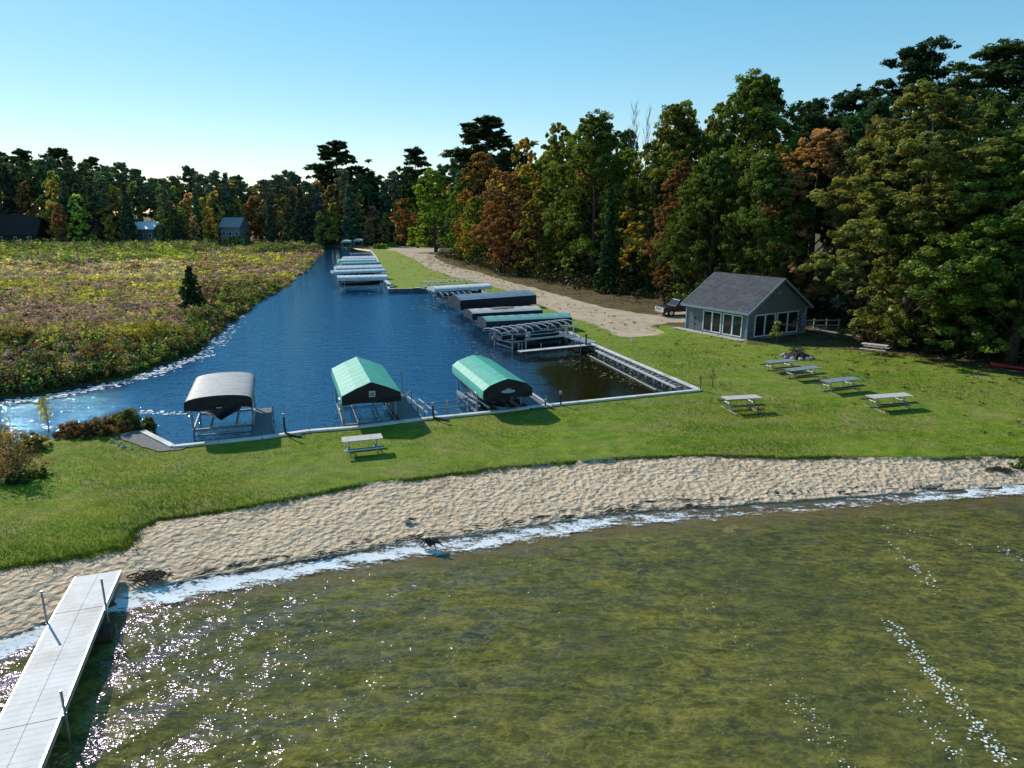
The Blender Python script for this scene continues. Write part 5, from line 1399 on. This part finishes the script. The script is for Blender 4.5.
col = np.where((n1 + n2 * .7 + jn > .20)[:, None], yg, np.where((n1 + n2 * .5 + jn < -.02)[:, None], pu, yb)); col = np.where((rg.random(len(Pm)) < .16)[:, None], br_ * .8, col)
col = np.where((n3 + n2 * .4 > .28)[:, None], br_, col)
Dm = Pm[:, 1]
pxm = 512 + F * Pm[:, 0] / (Pm[:, 1] * cP + 11 * sP)
far_band = (Dm > 120) & (Dm < 165) & (pxm < 190) & (n2 + n1 > -.15); col = np.where((far_band & (rg.random(len(Dm)) < .7))[:, None], ds, col)
greenb = (Dm > 168 + 40 * n1) & (pxm < 170 + 120 * n2); col = np.where((greenb & (rg.random(len(Dm)) < .6))[:, None], gn * (1 + .6 * n2[:, None]), col)
redb = (Dm > 82) & (Dm < 112) & (pxm > 200) & (n2 > -.2); col = np.where(redb[:, None], np.array((.13, .075, .045)), col)
shore = dsh < 4.5 + n2 * 5
r_ = rg.random(len(Dm)); shc = np.where((r_ < .45)[:, None], dk * 1.3, np.where((r_ < .52)[:, None], rd, np.where((r_ < .85)[:, None], gn, br_)))
nearb = (Dm < 62) & (n2 + n1 > -.25); col = np.where((nearb & (r_ < .7))[:, None], shc * .9, col)
col = np.where((shore & (Dm < 110))[:, None], shc, col)
col = col * (.95 + .9 * rg.random((len(col), 1)))
hgt = .34 + .3 * rg.random(len(Dm)) ** 2 + np.clip(n2, -.2, 1) * .45 + np.where(shore & (Dm < 110), .55, 0) + np.where(nearb, .35, 0) + np.where(greenb, 1.6 * np.clip(n2 + .2, 0, 1) * 2, 0) + np.where(rg.random(len(Dm)) < .05, .7, 0) + np.clip(n1 - .1, 0, 1) * .9
hgt = hgt * np.where(dsh < .9, .55, 1.)
rad = Dm * .0062 * .75 * (1 + .2 * (dsh < 4))
k = 16
for (lo, hi, kk, sz, nm, lab) in [(0, 75, 36, .12, 'marsh_brush', 'dense reddish and green low brush covering the near part of the marsh'), (75, 130, 24, .19, 'marsh_heath', 'yellow green and purple heath covering the middle of the marsh'), (130, 260, 16, .36, 'marsh_meadow', 'yellow and tan meadow plants covering the far marsh')]:
    m_ = (Dm >= lo) & (Dm < hi); tufts(nm, Pm[m_], rad[m_], hgt[m_], col[m_], kk, sz, lab, 'marsh plants', .15, .25, int(lo) + 3)
print('marsh tufts', len(Pm))
# round bushes along the marsh bank: things one can count
def bush(px_, py_, w, h, col, label, k=46, size=.12, z=.25, name='shrub', seed=0, twigs=True, dens=60):
    x, y = U(px_, py_, .4); rng = np.random.default_rng(seed + int(px_)); random.seed(seed + int(px_))
    e = empty(name, (x, y, z), 0, label, 'shrub')
    n = dens; d = rng.normal(size=(n, 3)); d /= np.linalg.norm(d, axis=1)[:, None]; d[:, 2] = abs(d[:, 2])
    c = d * rng.uniform(.45, 1, (n, 1)) * np.array([w / 2, w / 2 * .85, h * .85]); c[:, 2] += h * .08
    V, Fc, v, _ = leaves(c, np.full(n, min(w, h) * .17), k, size, rng, .3, .8)
    o = link('foliage', np_mesh('foliage', V, Fc, 'leaves', v), e); o.color = (*col, 1)
    mb = MB()
    for i in range(12): q = c[i * 4 % n]; mb.tube([(0, 0, 0), (q[0] * .4, q[1] * .4, q[2] * .55), tuple(q)], [.035, .022, .008], 5)
    mb.build('stem', 'twig', e); return e
bush(152, 345, 7.5, 2.5, (1.5*0.064, 0.09, 0.019), 'rounded olive green bush bulging from the marsh bank', dens=90)
bush(100, 362, 4.0, 1.8, (0.075, 0.056, 0.022), 'reddish brown bush left of the olive green one on the marsh bank', dens=70)
bush(46, 374, 3.2, 2.0, (.035, .045, .018), 'dark green bush on the marsh bank near the left edge')
bush(208, 322, 3.6, 1.9, (.05, .06, .02), 'dark bush at the marsh bank just below the lone spruce')
bush(236, 305, 4, 1.5, (0.06, 0.068, 0.015), 'low green bush on the marsh bank right of the lone spruce')
bush(15, 345, 4, 1.9, (0.083, 0.075, 0.022), 'yellowish bush at the left edge of the marsh')
# shrubs on the lawn side of the channel
bush(108, 434, 3.4, 1.1, (.060, .042, .018), 'russet shrub bank spilling over the channel left of the near wall', dens=110, size=.09, z=.3)
bush(78, 437, 2.6, .9, (.070, .036, .016), 'rust brown low shrub between the russet bank and the bare sapling', dens=80, size=.09, z=.3)
bush(127, 429, 2.0, 1.3, (0.053, 0.064, 0.019), 'green twiggy shrub next to the end of the near wall', dens=60, size=.09, z=.3)
bush(148, 425, 1.1, .8, (.05, .07, .02), 'small green shrub in the water behind the end of the near wall', dens=30, size=.09, z=.05)
bush(18, 480, 2.5, 2.4, (0.105, 0.071, 0.038), 'large thin pinkish brown shrub on the lawn at the left edge', dens=70, k=26, size=.08, z=.45)
bush(2, 462, 1.8, 2.3, (0.09, 0.086, 0.022), 'yellow green shrub cut by the left edge of the picture', dens=60, k=26, size=.08, z=.45)
bush(35, 452, 1.5, 1.0, (0.098, 0.09, 0.022), 'low yellowish shrub beside the large pinkish brown one', dens=40, size=.08, z=.4)
bush(16, 484, 1.5, .55, (.03, .06, .015), 'low dark green tuft at the foot of the large pinkish brown shrub', dens=30, size=.08, z=.45)
bush(40, 478, 1.1, .4, (.03, .065, .015), 'low dark green tuft on the lawn right of the large shrub', dens=24, size=.08, z=.45)
bush(1022, 467, .9, .45, (.05, .08, .015), 'small green clump on the sand at the right edge', dens=24, size=.06, z=.3)
# sapling at channel
def sapling(px_, py_, H, col, label, leafn=500, size=.09, z=.5, spread=.35, name='sapling'):
    x, y = U(px_, py_, z); rng = np.random.default_rng(int(px_)); random.seed(int(px_)); e = empty(name, (x, y, z), 0, label, 'sapling'); mb = MB()
    mb.tube([(0, 0, 0), (.04, .02, H * .5), (0, .05, H)], [.035, .025, .008], 6); cs = []
    for i in range(16):
        z_ = H * random.uniform(.3, .95); a = random.uniform(0, 6.28); L = H * spread * random.uniform(.4, 1) * (1.15 - z_ / H); b = (L * math.cos(a), L * math.sin(a), z_ + L * .6); mb.tube([(0, 0, z_), b], [.014, .004], 4); cs += [b, (b[0] * .6, b[1] * .6, z_ + L * .36)]
    mb.build('trunk', 'twig', e)
    if leafn:
        V, Fc, v, _ = leaves(np.array(cs), np.full(len(cs), H * .075), max(2, leafn // len(cs)), size, rng, .3); o = link('crown', np_mesh('crown', V, Fc, 'leaves', v), e); o.color = (*col, 1)
sapling(49, 432, 1.9, (.16, .16, .03), 'thin yellow leafed sapling at the edge of the side channel', 420, .07, .3)
sapling(776, 345, 2.0, (.10, .13, .035), 'small green sapling in front of the boathouse gable windows', 900, .1)
sapling(797, 340, 2.7, (.06, .07, .03), 'thin grey twigged sapling against the right gable window', 250, .1)
sapling(700, 391, 1.1, (.1, .07, .04), 'bare twiggy sprout at the corner of the canal walls', 40, .05)
sapling(712, 387, 1.3, (.1, .07, .04), 'second bare sprout just right of the wall corner', 40, .05)
sapling(694, 331, 1.5, (.03, .04, .02), 'dark thin sprout by the sunlit wall of the boathouse', 120, .08, .5, .2)
for (px_, py_, w, h, lab) in [(300, 236, 9, 3, 'pale green bush at the foot of the black spruce'), (380, 249, 5, 2.2, 'tan green bush at the tip of the far lawn'), (392, 247, 4, 1.6, 'small green bush behind the far lawn'), (238, 245.2, 11, 3.6, 'bright green bush in front of the grey far house'), (55, 240, 14, 3.2, 'long green bush below the dark brown house'), (130, 244, 12, 2.2, 'green bush below the low pale roofed house'), (15, 243, 10, 3, 'green bush at the far left below the brown house')]:
    bush(px_, py_, w, h, (.085, .125, .03), lab, dens=60, k=22, size=.45, z=.3)

Ps = scatter(196, 252, .0075, lambda y: -.82 * y - 3, lambda y: -.26 * y - 4, rg); Ps = Ps[~pip(CANAL, Ps[:, 0], Ps[:, 1])]; ns_ = vnoise(Ps[:, 0], Ps[:, 1], .09, 17); Ps = Ps[ns_ > -.02 - (Ps[:, 1] - 196) / 120]
pxs = 512 + F * Ps[:, 0] / (Ps[:, 1] * cP + 9 * sP); Ps = Ps[~((pxs > 216) & (pxs < 256))]; rs_ = rg.random(len(Ps)); cs_ = np.where((rs_ < .5)[:, None], np.array((.15, .21, .05)), np.where((rs_ < .75)[:, None], np.array((.27, .26, .09)), np.array((.13, .10, .07))))
tufts('marsh_scrub', Ps, 1.0 + rg.random(len(Ps)) * 1.3, 1.0 + 2.6 * rg.random(len(Ps)) ** 1.5, cs_, 34, .42, 'mixed green and tan scrub where the marsh meets the far trees', 'scrub', .2, .3, 41)
# undergrowth along the wood edge
Pu = []
for q in ed:
    for j in range(26): Pu.append(q + Vector((.85, .5)) * random.uniform(.6, 11) + Vector((random.uniform(-3, 3), random.uniform(-3, 3))))
Pu = np.array(Pu); lx = (Pu - np.array(hN)) @ np.array(hv); ly = (Pu - np.array(hN)) @ np.array(hu)
Pu = Pu[~((lx > -2) & (lx < HW + 4.5) & (ly > -3.5) & (ly < HL + 1))]; Pu = Pu[np.hypot(Pu[:, 0] - 18.9, Pu[:, 1] - 75.6) > 4]; Pu = Pu[np.hypot(Pu[:, 0] - kx + .6, Pu[:, 1] - ky) > 3.2]
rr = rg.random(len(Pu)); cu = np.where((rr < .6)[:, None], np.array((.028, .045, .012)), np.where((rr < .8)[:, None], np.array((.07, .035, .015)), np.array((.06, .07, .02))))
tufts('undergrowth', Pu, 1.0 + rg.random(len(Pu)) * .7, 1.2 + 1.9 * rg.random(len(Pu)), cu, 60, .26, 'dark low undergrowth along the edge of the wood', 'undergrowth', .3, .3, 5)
# fallen leaves scattered under the wood edge
Pl = []
for q in ed:
    for j in range(50): Pl.append(q + Vector((.85, .5)) * random.gauss(-.6, 2.2) + Vector((random.uniform(-3, 3), random.uniform(-3, 3))))
for j in range(1500):
    q = random.choice(ed[:40]); p = q + Vector((-.85, -.5)) * abs(random.gauss(0, 7)) + Vector((random.gauss(0, 4), random.gauss(0, 4)))
    if pip(LAWN, np.array([p.x]), np.array([p.y]))[0]: Pl.append(p)
Pl = np.array(Pl); lc = np.array([random.choice([(.20, .13, .06), (.13, .07, .03), (.26, .18, .09), (.09, .06, .03)]) for _ in Pl])
Pl_ok = ~((((Pl - np.array(hN)) @ np.array(hv)) > -.5) & (((Pl - np.array(hN)) @ np.array(hv)) < HW + .5) & (((Pl - np.array(hN)) @ np.array(hu)) > -.5) & (((Pl - np.array(hN)) @ np.array(hu)) < HL + .5))
tufts('fallen_leaves', Pl[Pl_ok], np.full(Pl_ok.sum(), .35), np.full(Pl_ok.sum(), .08), lc[Pl_ok], 7, .12, 'brown fallen leaves strewn along the edge of the wood', 'fallen leaves', .53, 1.5, 6, 1.2)

# short grass blades over the near lawn and longer tufts at its edges
def blades(name, P_, h, w, col, k, label, seed):
    rng = np.random.default_rng(seed); n = len(P_); c = np.repeat(P_, k, 0) + rng.normal(size=(n * k, 2)) * .05
    a = rng.random(n * k) * 6.283; hh = np.repeat(h, k) * (.6 + .8 * rng.random(n * k)); ln = rng.normal(size=(n * k, 2)) * .45
    dx, dy = np.cos(a) * w, np.sin(a) * w; z0 = np.full(n * k, .47)
    V = np.stack([np.stack([c[:, 0] - dx, c[:, 1] - dy, z0], 1), np.stack([c[:, 0] + dx, c[:, 1] + dy, z0], 1), np.stack([c[:, 0] + ln[:, 0] * hh, c[:, 1] + ln[:, 1] * hh, z0 + hh], 1)], 1).reshape(-1, 3)
    v = rng.random(n * k) * .8 + .1
    o = link(name, np_mesh(name, V, np.arange(n * k * 3).reshape(-1, 3), 'ground_cover', v, None, False, np.repeat(col, k, 0))); tag(o, label, 'grass', kind='stuff')
Pg = scatter(17, 62, .0052, lambda y: -.78 * y - 1, lambda y: .78 * y + 1, rg)
Pg = Pg[pip(LAWN, Pg[:, 0], Pg[:, 1])]; Pg = Pg[~pip(ROAD, Pg[:, 0], Pg[:, 1])]; Pg = Pg[pdist(WALLS, Pg[:, 0], Pg[:, 1]) > .3]
g1 = vnoise(Pg[:, 0], Pg[:, 1], .22, 1)[:, None]; g2 = vnoise(Pg[:, 0] * .4, Pg[:, 1] * 1.3, .5, 4)[:, None]
g3 = vnoise(Pg[:, 0], Pg[:, 1], .09, 31)[:, None]
cg = np.array((.115, .205, .009)) * (1 + .6 * g1) * (1 - .35 * np.clip(-g2 * 2.2, 0, 1)) + np.clip(g2 + .08, 0, 1) * np.array((.34, .20, .08)) + np.clip(g3, 0, 1) * np.array((.12, .06, .01))
blades('grass', Pg, np.full(len(Pg), .075) * (1 + Pg[:, 1] / 80), .011, cg, 5, 'short green grass blades of the mown lawn', 8)
Pz = scatter(18, 31.5, .009, lambda y: -18., lambda y: 26., rg); tz = sand_top_y(Pz[:, 0]) - Pz[:, 1]; Pz = Pz[(tz > 0) & (tz < 1.1) & (rg.random(len(Pz)) < .10 * np.exp(-tz * 1.2) * (1 + 6 * (Pz[:, 0] > 19)) + .06 * (Pz[:, 0] < -8))]
blades('beach_grass', Pz, np.full(len(Pz), .09), .014, np.array((.11, .13, .03)) * (.6 + .9 * rg.random((len(Pz), 1))), 9, 'sparse tufts of grass creeping onto the top of the sand', 12)
ST_P = np.array([p for p in SANDTOP if -24 < p[0] < 40]); Pe = np.repeat(ST_P, 16, 0) + rg.normal(size=(len(ST_P) * 16, 2)) * np.array([.12, .07]) + np.array([0, .07])
blades('grass_fringe', Pe, np.full(len(Pe), .10), .014, np.array((.05, .085, .015)) * (.6 + .9 * rg.random((len(Pe), 1))), 4, 'ragged longer grass fringe hanging over the top of the beach', 9)

# ---------------------------------------------------------------- world, sun, camera
w = bpy.data.worlds.new('World'); bpy.context.scene.world = w; w.use_nodes = True
nt = w.node_tree; nt.nodes.clear()
SUN_AZ, SUN_EL = -45.0, 33.5      # azimuth from +Y, positive towards +X
sk = nt.nodes.new('ShaderNodeTexSky'); sk.sky_type = 'NISHITA'; sk.sun_disc = False
sk.sun_elevation = R(SUN_EL); sk.sun_rotation = R(SUN_AZ); sk.altitude = 300; sk.air_density = 1.0; sk.dust_density = .1; sk.ozone_density = 2.2
bg = nt.nodes.new('ShaderNodeBackground'); bg.inputs[1].default_value = .15
hs_ = nt.nodes.new('ShaderNodeHueSaturation'); hs_.inputs['Saturation'].default_value = 1.8; hs_.inputs['Hue'].default_value = .486
wo = nt.nodes.new('ShaderNodeOutputWorld')
sc_ = nt.nodes.new('ShaderNodeVectorMath'); sc_.operation = 'SCALE'; sc_.inputs['Scale'].default_value = .14
ga = nt.nodes.new('ShaderNodeGamma'); ga.inputs[1].default_value = .56
s2 = nt.nodes.new('ShaderNodeVectorMath'); s2.operation = 'SCALE'; s2.inputs['Scale'].default_value = .95 / .15
nt.links.new(sk.outputs[0], sc_.inputs[0]); nt.links.new(sc_.outputs[0], ga.inputs[0]); nt.links.new(ga.outputs[0], s2.inputs[0])
nt.links.new(s2.outputs[0], hs_.inputs['Color']); nt.links.new(hs_.outputs[0], bg.inputs[0]); nt.links.new(bg.outputs[0], wo.inputs[0])
sd = bpy.data.lights.new('sun', 'SUN'); sd.energy = 5.0; sd.angle = R(.53); sd.color = (1, .93, .81)
so = bpy.data.objects.new('sun', sd); C.objects.link(so)
dirv = Vector((math.sin(R(SUN_AZ)) * math.cos(R(SUN_EL)), math.cos(R(SUN_AZ)) * math.cos(R(SUN_EL)), math.sin(R(SUN_EL))))
so.rotation_euler = dirv.to_track_quat('Z', 'Y').to_euler()
cd = bpy.data.cameras.new('camera'); cd.sensor_width = 36; cd.lens = 36 * F / 1024; cd.clip_end = 20000; cd.clip_start = .1
co = bpy.data.objects.new('camera', cd); C.objects.link(co); co.location = (0, 0, HC); co.rotation_euler = (math.pi / 2 - P, 0, 0)
sc = bpy.context.scene; sc.camera = co
sc.view_settings.view_transform = 'Standard'; sc.view_settings.look = 'None'; sc.view_settings.exposure = 0
sc.cycles.max_bounces = 6; sc.cycles.transparent_max_bounces = 8; sc.cycles.caustics_reflective = False; sc.cycles.caustics_refractive = False
